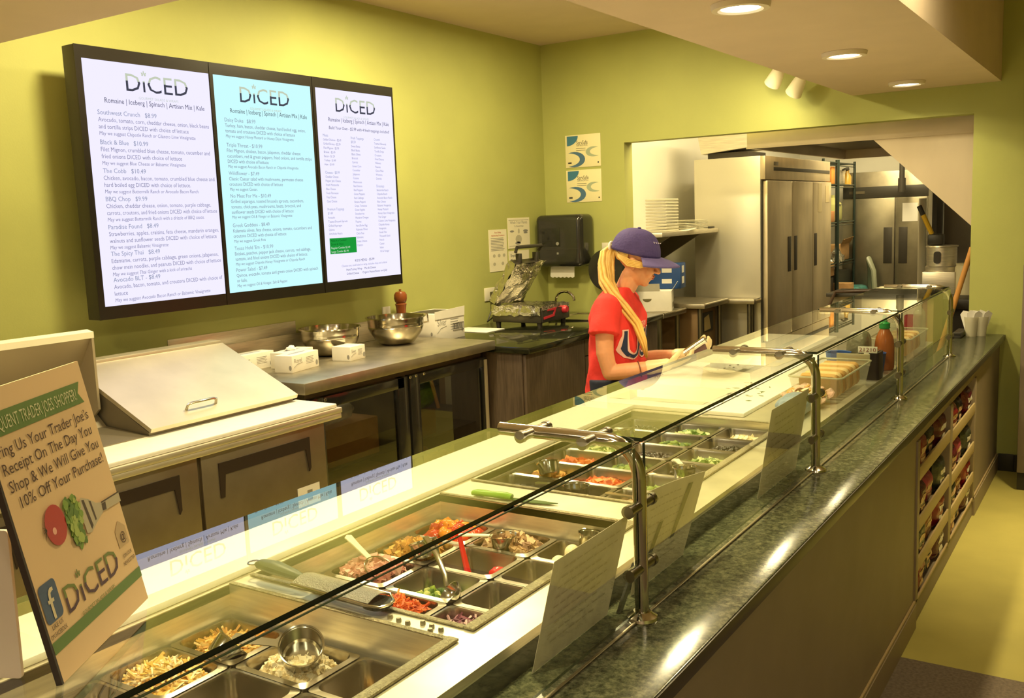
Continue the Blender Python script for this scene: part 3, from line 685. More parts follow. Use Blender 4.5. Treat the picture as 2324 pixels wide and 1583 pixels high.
m = MB(); flat(m, S([(.186, .077), (.213, .077), (.213, .098), (.199, .108), (.186, .098)]), BL + Nn * .0006, U, Wv); part('envelope', m, mat('envelope_tan', '#c2a378', .6), sgn, recalc=False)
rr = random.Random(5)
m = MB()
for i in range(110):
    a, b_ = rr.gauss(.107, .009), rr.gauss(.142, .013); r = rr.uniform(.003, .0065)
    flat(m, S([(a + r * rr.uniform(.6, 1.2) * math.cos(t), b_ + r * rr.uniform(.6, 1.2) * math.sin(t)) for t in [j * PI / 5 for j in range(10)]]), BL + Nn * (.0008 + .00002 * i), U, Wv, rr.randrange(3))
part('printed_lettuce', m, [mat('print_green', '#7d9a3c', .6), mat('print_green_dark', '#5a7a2c', .6), mat('print_green_pale', '#a3b458', .6)], sgn, recalc=False)
m = MB(); flat(m, S(ellpts(.068, .147, .021, .022, 24)), BL + Nn * .002, U, Wv); flat(m, S(ellpts(.062, .142, .004, .004, 10)), BL + Nn * .0022, U, Wv, 1)
for a in range(6): flat(m, S([(.049, .147), (.041 + .002 * (a % 2), .137 + .004 * a), (.048, .149)]), BL + Nn * .0021, U, Wv, 2)
part('printed_tomato', m, [mat('print_red', '#b3271f', .5), mat('print_pink', '#e8a890', .5), mat('print_dark', '#3a3018', .6)], sgn, recalc=False)
m = MB()
flat(m, S([(.122, .151), (.131, .158), (.146, .152), (.160, .143), (.172, .140), (.219, .139), (.219, .127), (.172, .129), (.150, .122), (.134, .116), (.124, .118)]), BL + Nn * .002, U, Wv)
flat(m, S([(.131, .155), (.136, .154), (.141, .122), (.136, .119)]), BL + Nn * .0022, U, Wv, 1); flat(m, S([(.172, .138), (.182, .138), (.180, .129), (.171, .130)]), BL + Nn * .0022, U, Wv, 1); flat(m, S([(.146, .15), (.150, .148), (.152, .126), (.149, .125)]), BL + Nn * .0022, U, Wv, 1)
flat(m, S([(.172, .1405), (.219, .1397), (.219, .138), (.172, .1388)]), BL + Nn * .0022, U, Wv, 1)
part('printed_fork', m, [mat('print_silver', '#b8aa8c', .5), mat('print_shadow', '#4a3a2c', .6)], sgn, recalc=False)
# a second white card behind it
A = Vector((-1.02, .480, zg)); B2 = Vector((-.970, .503, zg)); U2 = (B2 - A).normalized(); N2 = Vector((U2.y, -U2.x, 0)); m = MB()
W2 = (Vector((0, 0, 1)) - N2 * .02).normalized()
m.T = Matrix.Translation(A) @ Matrix(((U2.x, W2.x, N2.x, 0), (U2.y, W2.y, N2.y, 0), (U2.z, W2.z, N2.z, 0), (0, 0, 0, 1)))
m.prism(rrect(-.004, .062, .0, .16, .004), 'z', -.002, .002)
single('card_holder', m, mat('white_card', '#c9b8a8', .6), 'plain white card standing behind the promotion sign at the left edge', 'card')
# ------------------------------------------------------------------ the three menu screens
SX = -3.72
TVB = mat('screen_bezel', '#17140f', .3); TVS = mat('screen_side', '#3a352c', .45)
H1 = [('Southwest Crunch   $8.99', ['Avocado, tomato, corn, cheddar cheese, onion, black beans', 'and tortilla strips DICED with choice of lettuce'], 'May we suggest Chipotle Ranch or Cilantro Lime Vinaigrette', .205),
      ('Black & Blue   $10.99', ['Filet Mignon, crumbled blue cheese, tomato, cucumber and', 'fried onions DICED with choice of lettuce'], 'May we suggest Blue Cheese or Balsamic Vinaigrette', .325),
      ('The Cobb   $10.49', ['Chicken, avocado, bacon, tomato, crumbled blue cheese and', 'hard boiled egg DICED with choice of lettuce.'], 'May we suggest Buttermilk Ranch or Avocado Bacon Ranch.', .441),
      ('BBQ Chop   $9.99', ['Chicken, cheddar cheese, onion, tomato, purple cabbage,', 'carrots, croutons, and fried onions DICED with choice of lettuce'], 'May we suggest Buttermilk Ranch with a drizzle of BBQ sauce.', .556),
      ('Paradise Found   $8.49', ['Strawberries, apples, craisins, feta cheese, mandarin oranges,', 'walnuts and sunflower seeds DICED with choice of lettuce'], 'May we suggest Balsamic Vinaigrette', .671),
      ('The Spicy Thai   $8.49', ['Edamame, carrots, purple cabbage, green onions, jalapenos,', 'chow mein noodles, and peanuts DICED with choice of lettuce'], 'May we suggest Thai Ginger with a kick of sriracha', .782),
      ('Avocado BLT - $8.49', ['Avocado, bacon, tomato, and croutons DICED with choice of', 'lettuce'], 'May we suggest Avocado Bacon Ranch or Balsamic Vinaigrette', .890)]
H2 = [('Daisy Duke   $8.99', ['Turkey, ham, bacon, cheddar cheese, hard boiled egg, onion,', 'tomato and croutons DICED with choice of lettuce'], 'May we suggest Honey Mustard or Honey Dijon Vinaigrette', .195),
      ('Triple Threat - $10.99', ['Filet Mignon, chicken, bacon, jalapenos, cheddar cheese', 'cucumbers, red & green peppers, fried onions, and tortilla strips', 'DICED with choice of lettuce'], 'May we suggest Avocado Bacon Ranch or Chipotle Vinaigrette', .310),
      ('Wildflower - $7.49', ['Classic Caesar salad with mushrooms, parmesan cheese', 'croutons DICED with choice of lettuce'], 'May we suggest Caesar.', .440),
      ('No Meat For Me - $10.49', ['Grilled asparagus, toasted brussels sprouts, cucumbers,', 'tomato, chick peas, mushrooms, beets, broccoli, and', 'sunflower seeds DICED with choice of lettuce'], 'May we suggest Oil & Vinegar or Balsamic Vinaigrette', .545),
      ('Greek Goddess - $8.49', ['Kalamata olives, feta cheese, onions, tomato, cucumbers and', 'croutons DICED with choice of lettuce'], 'May we suggest Greek Feta', .682),
      ("Texas Hold 'Em - $10.99", ['Brisket, peaches, pepper jack cheese, carrots, red cabbage,', 'tomato, and fried onions DICED with choice of lettuce.'], 'May we suggest Chipotle Honey Vinaigrette or Chipotle Ranch', .790),
      ('Power Salad - $7.49', ['Quinoa, avocado, tomato and green onion DICED with spinach', 'or kale.'], 'May we suggest Oil & Vinegar, Salt & Pepper.', .892)]
C1 = ['#Meats', 'Grilled Chicken - $2.49', 'Grilled Shrimp - $2.99', 'Filet Mignon - $3.99', 'Brisket - $2.49', 'Bacon - $1.29', 'Turkey - $1.49', 'Ham - $1.49', '', '#Cheeses - $0.99', 'Cheddar Cheese', 'Pepper Jack Cheese', 'Fresh Mozzarella', 'Blue Cheese', 'Fresh Parmesan', 'Feta Cheese', 'Goat Cheese', '', '#Premium Toppings', '#$1.49', 'Avocado', 'Toasted Brussels Sprouts', 'Grilled Asparagus', 'Quinoa', 'Artichoke Hearts']
C2 = ['#Fresh Toppings', '#$0.59', 'Sweet Beets', 'Black Beans', 'Black Olives', 'Broccoli', 'Carrots', 'Green Corn', 'Cucumber', 'Jalapenos', 'Craisins', 'Mushrooms', 'Red Onions', 'Red Peppers', 'Green Peppers', 'Red Cabbage', 'Banana Peppers', 'Grape Tomatoes', 'Green Apples', 'Strawberries', 'Mandarin Oranges', 'Peaches', 'Hard Boiled Egg', 'Kalamata Olives', 'Chick Peas', 'Edamame', 'Green Onions', 'Cilantro']
C3 = ['#Crunch', 'Toasted Almonds', 'Sunflower Seeds', 'Tortilla Strips', 'Croutons', 'Fried Onions', 'Walnuts', 'Peanuts', 'Chow Mein', 'Wontons', 'Granola', '', '#Dressings', 'Buttermilk Ranch', 'Chipotle Ranch', 'Avocado Bacon Ranch', 'Blue Cheese', 'Balsamic Vinaigrette', 'Honey Mustard', 'Honey Dijon Vinaigrette', 'Thai Ginger', 'Cilantro Lime Vinaigrette', 'Chipotle Honey', 'Vinaigrette', 'Greek Feta', 'Thousand Island', 'French', 'Caesar', 'Italian', 'Oil & Vinegar']
SCR = ((2.452, 3.139, 2.482, 3.138, '#e8e4ff'), (3.143, 3.818, 3.163, 3.806, '#c2f2f6'), (3.822, 4.482, 3.842, 4.470, '#eae6ff'))
SLAB = ('left menu screen with a white page headed Southwest Crunch', 'middle menu screen with a pale turquoise page', 'right menu screen with three columns and a green box')
TVEM = 1.12
INK_H = glow('page_heading_ink', '#8f97ac', .98); INK_B = glow('page_body_ink', '#85859c', .98); INK_D = glow('page_bold_ink', '#484955', .95); INK_G = glow('page_green_ink', '#c6cfb8', 1.0)
INK_BOX = glow('page_green_box', '#1ea03c', .9); INK_W = glow('page_white_ink', '#dff5e0', .9)
for n, (a, b_, s0, s1, colr) in enumerate(SCR):
    t = thing('menu_screen', SLAB[n], 'screen', (SX - .03, (a + b_) / 2, 1.327), 'menu screens on the green wall')
    m = MB(); m.box(SX - .085, SX - .004, a, b_, 1.327, 2.478, .004); part('housing', m, TVS, t)
    m = MB(); z0, z1 = 1.383, 2.424
    for q in ((a, s0, 1.327, 2.478), (s1, b_, 1.327, 2.478), (s0, s1, 1.327, z0), (s0, s1, z1, 2.478)): m.box(SX - .004, SX, q[0], q[1], q[2], q[3])
    part('bezel', m, TVB, t)
    m = MB(); m.box(XL + .001, SX - .085, (a + b_) / 2 - .15, (a + b_) / 2 + .15, 1.75, 2.05); part('wall_bracket', m, DARKM, t)
    m = MB(); m.face([(SX - .002, s0, z0), (SX - .002, s1, z0), (SX - .002, s1, z1), (SX - .002, s0, z1)])
    page = part('page', m, glow('screen_page_%d' % n, colr, TVEM), t, recalc=False)
    Wd, Ht = s1 - s0, z1 - z0; UU, WW = Vector((0, 1, 0)), Vector((0, 0, 1))
    def P(u, v): return Vector((SX - .0012, s0 + u * Wd, z1 - v * Ht))
    hb, bb, db = MB(), MB(), MB()
    put_logo(db, P(.56 if n == 0 else .5, .112), UU, WW, .108, light=1)
    put_text(db, 'Romaine | Iceberg | Spinach | Artisan Mix | Kale', P(.14, .168 if n == 0 else .165), UU, WW, .031, width=.80 * Wd, align='fit')
    if n < 2:
        for hd, ls, sug, v in (H1, H2)[n]:
            sz = .0262 if n == 0 else .0238; dv = .0262 if n == 0 else .0230
            put_text(hb, hd, P(.08, v + .012), UU, WW, sz * 1.08, width=.6 * Wd, sx=.98)
            for i, l in enumerate(ls): put_text(bb, l, P(.08, v + .012 + dv * 1.08 * (i + 1)), UU, WW, sz, width=.90 * Wd, sx=.92)
            put_text(bb, sug, P(.08, v + .012 + dv * 1.05 * (len(ls) + 1)), UU, WW, sz * .86, width=.86 * Wd, sx=.90, shear=.15)
    else:
        put_text(db, 'Build Your Own - $5.99 with 4 fresh toppings included!', P(.14, .205), UU, WW, .024, width=.80 * Wd, align='fit', shear=.12)
        for u, C, v0 in ((.06, C1, .245), (.41, C2, .25), (.72, C3, .25)):
            for i, l in enumerate(C):
                if l: put_text(hb if l[0] == '#' else bb, l.lstrip('#'), P(u, v0 + .0212 * i), UU, WW, .0205 if l[0] == '#' else .0175, width=.31 * Wd, sx=.85)
        put_text(db, 'KIDS MENU - $5.99', P(.5, .905), UU, WW, .020, align='c', width=.5 * Wd)
        put_text(bb, 'Choose one: small salad or wrap, includes chips and a drink', P(.5, .928), UU, WW, .016, align='c', width=.75 * Wd)
        put_text(db, 'Ham/Turkey Wrap    Mac & Cheese', P(.25, .95), UU, WW, .017, width=.5 * Wd); put_text(db, 'Grilled Cheese      Organic Peanut Butter and Jelly', P(.25, .972), UU, WW, .017, width=.66 * Wd)
        gm = MB(); gm.face([P(.06, .855), P(.40, .855), P(.40, .772), P(.06, .772)]); g = part('green_box', gm, INK_BOX, t, recalc=False)
        wm = MB(); off = Vector((.0006, 0, 0))
        for i, l in enumerate(('Make it a Combo!', 'Drink & Chips', 'Regular Combo $2.49', 'Large Combo $2.99')): put_text(wm, l, P(.075, .790 + .0195 * i) + off, UU, WW, .017, width=.30 * Wd, mi=0 if i < 2 else 1)
        part('box_lettering', wm, [glow('page_box_dark', '#0d5a20', .8), INK_W], t, recalc=False, kind='stuff')
    part('headings', hb, INK_H, t, recalc=False, kind='stuff'); part('menu_lines', bb, INK_B, t, recalc=False, kind='stuff'); part('word_mark', db, [INK_D, INK_G], t, recalc=False, kind='stuff')
# ------------------------------------------------------------------ papers and plates on the walls
def sheet_yz(name, y0, y1, z0, z1, lab, cat='poster', group=None):
    m = MB(); m.box(XL + .0005, XL + .003, y0, y1, z0, z1); return single(name, m, mat('poster_paper', '#e9e2c6', .8), lab, cat, group)
REDI = mat('red_ink', '#c2553a', .7)
o = sheet_yz('handwash_poster', 5.75, 5.985, 1.305, 1.61, 'white handling poster with a red heading, left of the other posters')
Uy, Wz = Vector((0, 1, 0)), Vector((0, 0, 1)); PX = XL + .0036
m = MB(); put_text(m, 'Food Safety', (PX, 5.868, 1.583), Uy, Wz, .018, align='c'); put_text(m, 'Handwashing Procedures', (PX, 5.868, 1.562), Uy, Wz, .017, align='c', width=.2); part('red_heading', m, REDI, o, recalc=False)
m = MB(); rr = random.Random(3)
for i in range(9): flat(m, [(0, 0), (rr.uniform(.15, .19), 0), (.17, .004), (0, .004)], (PX, 5.773, 1.545 - .011 * i), Uy, Wz)
for (y, z) in ((5.79, 1.42), (5.855, 1.42), (5.92, 1.42), (5.79, 1.36), (5.90, 1.36)): flat(m, ellpts(0, 0, .018, .013, 9), (PX, y + .02, z), Uy, Wz, 1)
part('printed_lines', m, [INKG, mat('pale_print', '#b9b49c', .8)], o, recalc=False)
o = sheet_yz('handwash_poster', 6.005, 6.31, 1.462, 1.69, 'white poster headed Wash Your Hands above the grill')
m = MB(); put_text(m, 'Wash Your Hands', (PX, 6.157, 1.645), Uy, Wz, .032, align='c', width=.26); put_text(m, 'To Prevent Illness', (PX, 6.157, 1.622), Uy, Wz, .018, align='c')
m.box(PX, PX + .0006, 6.02, 6.295, 1.672, 1.674)
for (y, z, a, b_) in ((6.06, 1.59, .03, .008), (6.155, 1.59, .012, .02), (6.15, 1.53, .045, .032), (6.25, 1.59, .035, .01), (6.25, 1.575, .03, .006), (6.14, 1.50, .04, .012)): flat(m, ellpts(0, 0, a, b_, 10), (PX, y, z), Uy, Wz, 1 if b_ > .015 else 0)
m.box(PX, PX + .0006, 6.02, 6.295, 1.48, 1.482)
part('printed_lines', m, [INKG, mat('pale_print', '#b9b49c', .8)], o, recalc=False)
o = sheet_yz('handwash_poster', 6.005, 6.29, 1.24, 1.444, 'white notice half hidden behind the raised grill lid')
m = MB()
for i, l in enumerate(('Employees', 'Must Wash', 'Hands Before', 'Returning')): put_text(m, l, (PX, 6.03, 1.40 - .034 * i), Uy, Wz, .030, width=.2)
part('printed_lines', m, INK, o, recalc=False)
t = thing('wall_outlet', 'white wall outlet with a dark plug beside the grill', 'outlet', (XL, 5.735, 1.10))
m = MB(); m.box(XL, XL + .007, 5.665, 5.80, 1.10, 1.195, .003); part('plate', m, mat('white_plate', '#e6e0c8', .5), t)
m = MB(); m.box(XL + .0072, XL + .035, 5.755, 5.795, 1.135, 1.165, .006); part('plug', m, BLACKP, t)
# framed certificates on the far wall
BLU = mat('certificate_blue', '#3f7796', .6); BL2 = mat('certificate_navy', '#4d6f8e', .6); SAGE = mat('certificate_sage', '#a9b498', .7); CERT = mat('certificate_paper', '#ece2b4', .7)
for i, (z0, lab) in enumerate(((2.055, 'upper white certificate with blue swooshes on the far wall'), (1.79, 'lower white certificate with blue swooshes on the far wall'))):
    x0, x1, z1 = -3.752, -3.446, z0 + .245
    m = MB(); m.box(x0, x1, YF - .004, YF - .0005, z0, z1, .0008); o = single('certificate', m, CERT, lab, 'certificate', 'certificates on the far wall')
    w_, h_ = x1 - x0, z1 - z0; Oc = Vector((x0, YF - .0046, z0)); Ux = Vector((1, 0, 0))
    m = MB(); q = [(.05, .97)] + [(.05 + .32 * math.cos(a), .97 - .30 * math.sin(a)) for a in [j * PI / 20 for j in range(11)]]
    flat(m, [(a * w_, b_ * h_) for a, b_ in q], Oc, Ux, Wz); part('blue_corner', m, BLU, o, recalc=False)
    m = MB()
    def swoosh(cx, cy, rx, ry, t0, t1, th, mi):
        n = 14
        for j in range(n):
            a0, a1 = t0 + (t1 - t0) * j / n, t0 + (t1 - t0) * (j + 1) / n
            k0, k1 = th * math.sin(PI * j / n), th * math.sin(PI * (j + 1) / n)
            flat(m, [((cx + (rx + s) * math.cos(a)) * w_, (cy + (ry + s) * math.sin(a)) * h_) for a, s in ((a0, 0), (a1, 0), (a1, k1), (a0, k0))], Oc, Ux, Wz, mi)
    swoosh(.05, .245, .36, .205, -1.5, 1.5, .15, 0); swoosh(.98, .46, .28, .13, 1.75, 4.6, .12, 1)
    part('swoosh', m, [BL2, SAGE], o, recalc=False)
    m = MB(); put_text(m, 'ServSafe', Oc + Ux * .32 * w_ + Wz * .70 * h_, Ux, Wz, .042, width=.32 * w_); put_text(m, 'CERTIFICATION', Oc + Ux * .32 * w_ + Wz * .645 * h_, Ux, Wz, .016, width=.31 * w_)
    for b_ in (.57, .51): m.box(x0 + .31 * w_, x0 + .58 * w_, YF - .0049, YF - .0046, z0 + b_ * h_, z0 + (b_ + .012) * h_)
    m.box(x0 + .07 * w_, x0 + .17 * w_, YF - .0049, YF - .0046, z0 + .12 * h_, z0 + .17 * h_); m.box(x0 + .91 * w_, x0 + .945 * w_, YF - .0049, YF - .0046, z0 + .10 * h_, z0 + .145 * h_)
    part('lettering', m, INK, o, recalc=False, kind='stuff')
# paper towel dispenser
t = thing('towel_dispenser', 'large black paper towel dispenser with a white towel hanging out', 'dispenser', (-3.72, YF, 1.30))
m = MB(); m.box(-3.925, -3.515, YF - .22, YF - .001, 1.302, 1.70, .045, seg=4); part('housing', m, BLACKG, t)
m = MB(); m.box(-3.86, -3.70, YF - .2225, YF - .2205, 1.46, 1.60, .0006); part('window', m, mat('smoked_window', '#23231f', .1), t)
m = MB(); m.box(-3.90, -3.54, YF - .2225, YF - .2205, 1.437, 1.441); part('seam', m, DARKM, t)
m = MB(); m.lathe([(0, .003), (.013, .003), (.014, 0)], (-3.722, YF - .2212, 1.482), 18, M=Matrix.Rotation(PI / 2, 4, 'X')); m.box(-3.73, -3.714, YF - .2235, YF - .2206, 1.40, 1.415); part('badge', m, mat('grey_badge', '#8a8880', .4), t)
m = MB()
pts = [(-3.845, 1.305), (-3.635, 1.305), (-3.637, 1.228)]
for j in range(13): pts.append((-3.637 - .0175 * j, 1.222 - (.007 if j % 2 else 0)))
pts.append((-3.852, 1.228)); m.prism(pts, 'y', YF - .125, YF - .124); part('paper_towel', m, PAPER, t)
# second black dispenser behind the girl
t = thing('soap_dispenser', 'rounded black dispenser behind the girl, right of the towel dispenser', 'dispenser', (-3.38, YF, 1.13))
m = MB(); m.T = Matrix.Translation((-3.36, 0, 1.275)); m.prism([(.145 * math.cos(a), .155 * math.sin(a)) for a in [j * PI / 16 for j in range(32)]], 'y', YF - .14, YF - .002); part('housing', m, BLACKG, t)
m = MB(); m.box(-3.42, -3.30, YF - .145, YF - .1405, 1.15, 1.17, .001); part('slot', m, DARKM, t)
t = thing('wall_switch', 'white switch plate left of the kitchen opening', 'switch', (-3.41, YF, 1.41))
m = MB(); m.box(-3.455, -3.375, YF - .006, YF - .0005, 1.41, 1.475, .002); part('plate', m, mat('white_plate', '#e6e0c8', .5), t)
m = MB(); m.box(-3.422, -3.408, YF - .010, YF - .0062, 1.43, 1.455, .002); part('rocker', m, mat('white_rocker', '#d8d2ba', .4), t)
# ------------------------------------------------------------------ sandwich prep table under the screens
pt = thing('prep_table', 'stainless sandwich prep table with a sloping lid and white board', 'prep table', (-3.35, 2.30, 0))
PX1 = -2.96
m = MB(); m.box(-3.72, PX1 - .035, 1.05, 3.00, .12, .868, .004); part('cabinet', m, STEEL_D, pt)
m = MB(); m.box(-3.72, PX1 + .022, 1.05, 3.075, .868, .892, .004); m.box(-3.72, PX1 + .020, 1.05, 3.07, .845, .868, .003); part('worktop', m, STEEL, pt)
m = MB(); m.box(-3.205, PX1 + .010, 1.06, 3.055, .893, .911, .005); part('white_board', m, WHITEP, pt)
for a, b_, hd in ((2.318, 2.985, 1), (1.655, 2.302, 1), (1.06, 1.64, 1)):
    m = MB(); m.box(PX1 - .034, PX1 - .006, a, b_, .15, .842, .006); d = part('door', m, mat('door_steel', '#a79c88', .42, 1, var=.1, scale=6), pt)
    m = MB(); c = (a + b_) / 2                               # black recessed pull: a bar with two drooping ends
    m.prism([(c - .255, .795), (c + .235, .795), (c + .235, .66), (c + .225, .645), (c + .21, .745), (c - .225, .745), (c - .235, .655), (c - .255, .655)], 'x', PX1 - .0058, PX1 - .001)
    part('door_pull', m, mat('brown_black_plastic', '#2e211b', .5), d)
m = MB(); m.box(PX1 - .0055, PX1 - .004, 2.80, 2.93, .50, .585); o = part('white_label', m, PAPER, pt)
m = MB(); m.box(PX1 - .0038, PX1 - .0034, 2.855, 2.885, .52, .565); part('label_print', m, INKG, o)
# rear riser with its lid: right section closed, left section folded open
HX, HZ = -3.655, 1.15
m = MB(); m.prism([(-3.715, .893), (-3.19, .893), (-3.19, .925), (HX, HZ - .01), (-3.715, HZ - .01)], 'y', 2.262, 3.022); part('right_hood', m, mat('hood_side', '#8f8672', .45, .7), pt)
m = MB(); m.prism([(-3.715, .893), (-3.19, .893), (-3.19, .915), (-3.45, .93), (HX, HZ - .05), (-3.715, HZ - .05)], 'y', 1.06, 2.255); part('left_hood', m, mat('hood_side', '#8f8672', .45, .7), pt)
m = MB(); m.box(-3.735, HX + .006, 1.06, 3.026, HZ - .008, HZ + .022, .004); part('hinge_rail', m, STEEL, pt)
dx, dz = (-3.178 - HX), (.930 - HZ)
m = MB(); nrm = Vector((-dz, 0, dx)).normalized(); A = Vector((HX + .004, 0, HZ - .008)); B_ = Vector((-3.170, 0, .926))
pp = [A, B_, B_ + nrm * .018, A + nrm * .018]
m.prism([(q.x, q.z) for q in pp], 'y', 2.256, 3.030); lid = part('closed_lid', m, mat('lid_steel', '#d2c8b0', .36, .75, var=.08, scale=5), pt)
hp = A.lerp(B_, .86) + nrm * .019
m = MB(); yA, yB = 2.475, 2.625; up = nrm * .026
m.tube([hp + Vector((0, yA, 0)), hp + up * .8 + Vector((0, yA + .004, 0)), hp + up + Vector((0, yA + .02, 0)), hp + up + Vector((0, yB - .02, 0)), hp + up * .8 + Vector((0, yB - .004, 0)), hp + Vector((0, yB, 0))], .006, 10, sq=1); part('lid_handle', m, STEEL_B, lid)
m = MB()                                                     # folded-open left lid: slanting panel, bright top rail, side flange
m.prism([(-3.625, 1.09), (-3.612, 1.085), (-3.468, 1.290), (-3.482, 1.300)], 'y', 1.06, 2.236)
m.prism([(-3.625, 1.09), (-3.468, 1.290), (-3.462, 1.312), (-3.462, 1.0), (-3.50, .97)], 'y', 2.236, 2.246)
ol = part('open_lid', m, mat('lid_underside', '#b5a88c', .5, .5), pt)
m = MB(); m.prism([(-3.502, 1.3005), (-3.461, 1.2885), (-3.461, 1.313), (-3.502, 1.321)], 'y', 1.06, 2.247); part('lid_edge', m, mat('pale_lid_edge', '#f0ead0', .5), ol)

BZ = .94
# ------------------------------------------------------------------ steel table with bowls and cartons, against the green wall
TZ = .976
bt = thing('back_table', 'long stainless worktable against the green wall under the screens', 'table', (-3.55, 3.9, 0))
m = MB(); m.box(-3.945, -3.19, 3.10, 4.67, TZ - .055, TZ, .004); part('worktop', m, STEEL_D, bt)
m = MB(); m.box(-3.9485, -3.946, 2.95, 4.66, TZ + .001, 1.10, .0005); m.box(-3.9485, -3.946, 2.95, 3.80, 1.101, 1.17, .0005)
single('backsplash', m, STEEL, 'low steel backsplash strips on the green wall behind the steel table', 'backsplash')
def bowl(c, r, h, lab):
    t = thing('mixing_bowl', lab, 'bowl', c, 'mixing bowls on the back table')
    m = MB(); P = [(0, .002), (r * .50, .002), (r * .60, .010), (r * .74, h * .22), (r * .90, h * .45), (r * .955, h * .60), (r * .965, h * .64), (r * .955, h * .66), (r * .965, h * .70), (r * .955, h * .74), (r * .97, h * .80), (r * .98, h), (r * 1.04, h * 1.01), (r * 1.05, h * .97)]
    m.lathe(P, c, 44); m.lathe([(r * .975, h), (r * .93, h * .6), (r * .70, h * .22), (r * .56, .016), (0, .012)], c, 44); part('shell', m, mat('bowl_steel', '#cdc6b4', .17, 1), t)
    return t
bowl((-3.755, 3.87, TZ), .165, .155, 'left shiny steel mixing bowl behind the glove cartons')
t = bowl((-3.69, 4.36, TZ), .172, .165, 'right taller steel mixing bowl beside the big white carton')
m = MB(); m.tube([(-3.61, 4.52, TZ + .165), (-3.595, 4.545, TZ + .16), (-3.59, 4.545, TZ + .115), (-3.62, 4.505, TZ + .11)], .006, 8); part('hook_handle', m, STEEL_B, t)
def carton(name, c, sx, sy, h, rz, lab, front=None, slot=True, group=None, tissue=False, words=None, cat='box'):
    t = thing(name, lab, cat, c, group, rz); M = ROOTM[t]
    m = MB(); m.T = M; m.box(-sx / 2, sx / 2, -sy / 2, sy / 2, 0, h, .002); part('carton', m, WCARD, t)
    if slot:
        m = MB(); m.T = M; m.prism(ellpts(0, 0, sx * .12, sy * .33, 18), 'z', h + .0002, h + .0006); part('opening', m, mat('carton_opening', '#8f93a8', .8), t)
    if tissue:
        m = MB(); m.T = M; m.ell((.0, -.01, h + .008), (.022, .03, .016), 14, 9, jit=.5); part('glove_tip', m, mat('white_glove', '#e9e8e4', .6), t)
    m = MB(); m.T = M
    Ot = Vector((sx / 2 + .0005, 0, 0)); Uy = Vector((0, 1, 0)); Wz_ = Vector((0, 0, 1))
    if words: put_text(m, words, Ot + Uy * (-sy * .42) + Wz_ * h * .55, Uy, Wz_, h * .36, width=sy * .30)
    for i in range(5): m.box(sx / 2, sx / 2 + .0006, sy * .02, sy * (.30 - .03 * (i % 2)), h * (.35 + .09 * i), h * (.35 + .09 * i) + h * .025)
    m.prism([(sy * .42 + .010 * math.cos(a), h * .28 + .014 * math.sin(a)) for a in [j * PI / 5 for j in range(10)]], 'x', sx / 2, sx / 2 + .0006)
    m.T = M; m.prism([(sx * .38 + .008 * math.cos(a), h * .28 + .013 * math.sin(a)) for a in [j * PI / 5 for j in range(10)]], 'y', -sy / 2 - .0006, -sy / 2)
    if words:
        m.tube([(sx / 2 + .0008, -sy * .44, h * .30), (sx / 2 + .0008, -sy * .32, h * .46), (sx / 2 + .0008, -sy * .12, h * .52)], .0012, 5)
    part('print', m, INKG, t, recalc=False); return t
G = 'glove cartons on the back table'
carton('glove_carton', (-3.80, 3.32, TZ), .10, .25, .085, .02, 'white glove carton half hidden behind the sloping lid', group=G, words='Silver')
carton('glove_carton', (-3.555, 3.415, TZ), .105, .235, .085, .2, 'front white glove carton nearest the table edge', group=G, words='Royal')
carton('glove_carton', (-3.675, 3.50, TZ), .10, .24, .082, .2, 'white glove carton with a glove tip poking out, behind the front one', group=G, tissue=True)
carton('glove_carton', (-3.535, 3.775, TZ), .12, .135, .075, .12, 'white glove carton lying end on beside the left bowl', group=G, slot=False, words='Silver')
t = carton('shipping_carton', (-3.785, 4.855, BZ + .0005), .25, .31, .175, .0, 'big white carton with a torn top between the bowl and the grill', slot=False, words='Silver')
M = ROOTM[t]; m = MB(); m.T = M
m.hexa([(.1255, -.155, .14), (.1285, -.155, .14), (.1285, .155, .14), (.1255, .155, .14), (.1255, -.155, .188), (.1285, -.155, .188), (.1285, .16, .20), (.1255, .16, .20)]); part('torn_flap', m, WCARD, t)
m = MB(); m.T = M; m.prism([(-.10, -.13), (.10, -.11), (.115, .02), (.08, .13), (-.08, .11), (-.11, 0)], 'z', .1752, .176); part('dark_gap', m, mat('carton_dark', '#4a4438', .9), t)
m = MB(); m.T = M; m.tube([(.1262, .03, .052), (.1262, .145, .052), (.1262, .145, .098), (.1262, .03, .098)], .0016, 4, closed=True)
for i in range(10): m.box(.1251, .1262, .038 + .010 * i, .043 + .010 * i, .058, .092)
part('barcode_box', m, INK, t, recalc=False)
o = thing('pepper_mill', 'turned brown wooden pepper mill behind the big white carton', 'pepper mill', (-3.86, 4.62, TZ))
WOOD = mat('mill_wood', '#8a4a22', .3, var=.2, scale=20, stretch=(1, 1, .2))
m = MB(); m.lathe([(0, 0), (.040, 0), (.042, .02), (.034, .07), (.029, .13), (.032, .19), (.037, .21), (.030, .216)], (-3.86, 4.62, TZ), 26); part('body', m, WOOD, o)
m = MB(); m.lathe([(.028, .2165), (.036, .225), (.041, .245), (.040, .268), (.030, .285), (.012, .29), (0, .291)], (-3.86, 4.62, TZ), 26); part('cap', m, WOOD, o)
m = MB(); m.lathe([(0, .291), (.008, .293), (.008, .302), (0, .304)], (-3.86, 4.62, TZ), 12); part('knob', m, WOOD, o)
m = MB(); m.box(-3.915, -3.905, 4.50, 4.57, TZ, TZ + .20, .001); single('shaker_card', m, WHITEP, 'white edge of a card beside the pepper mill', 'card')

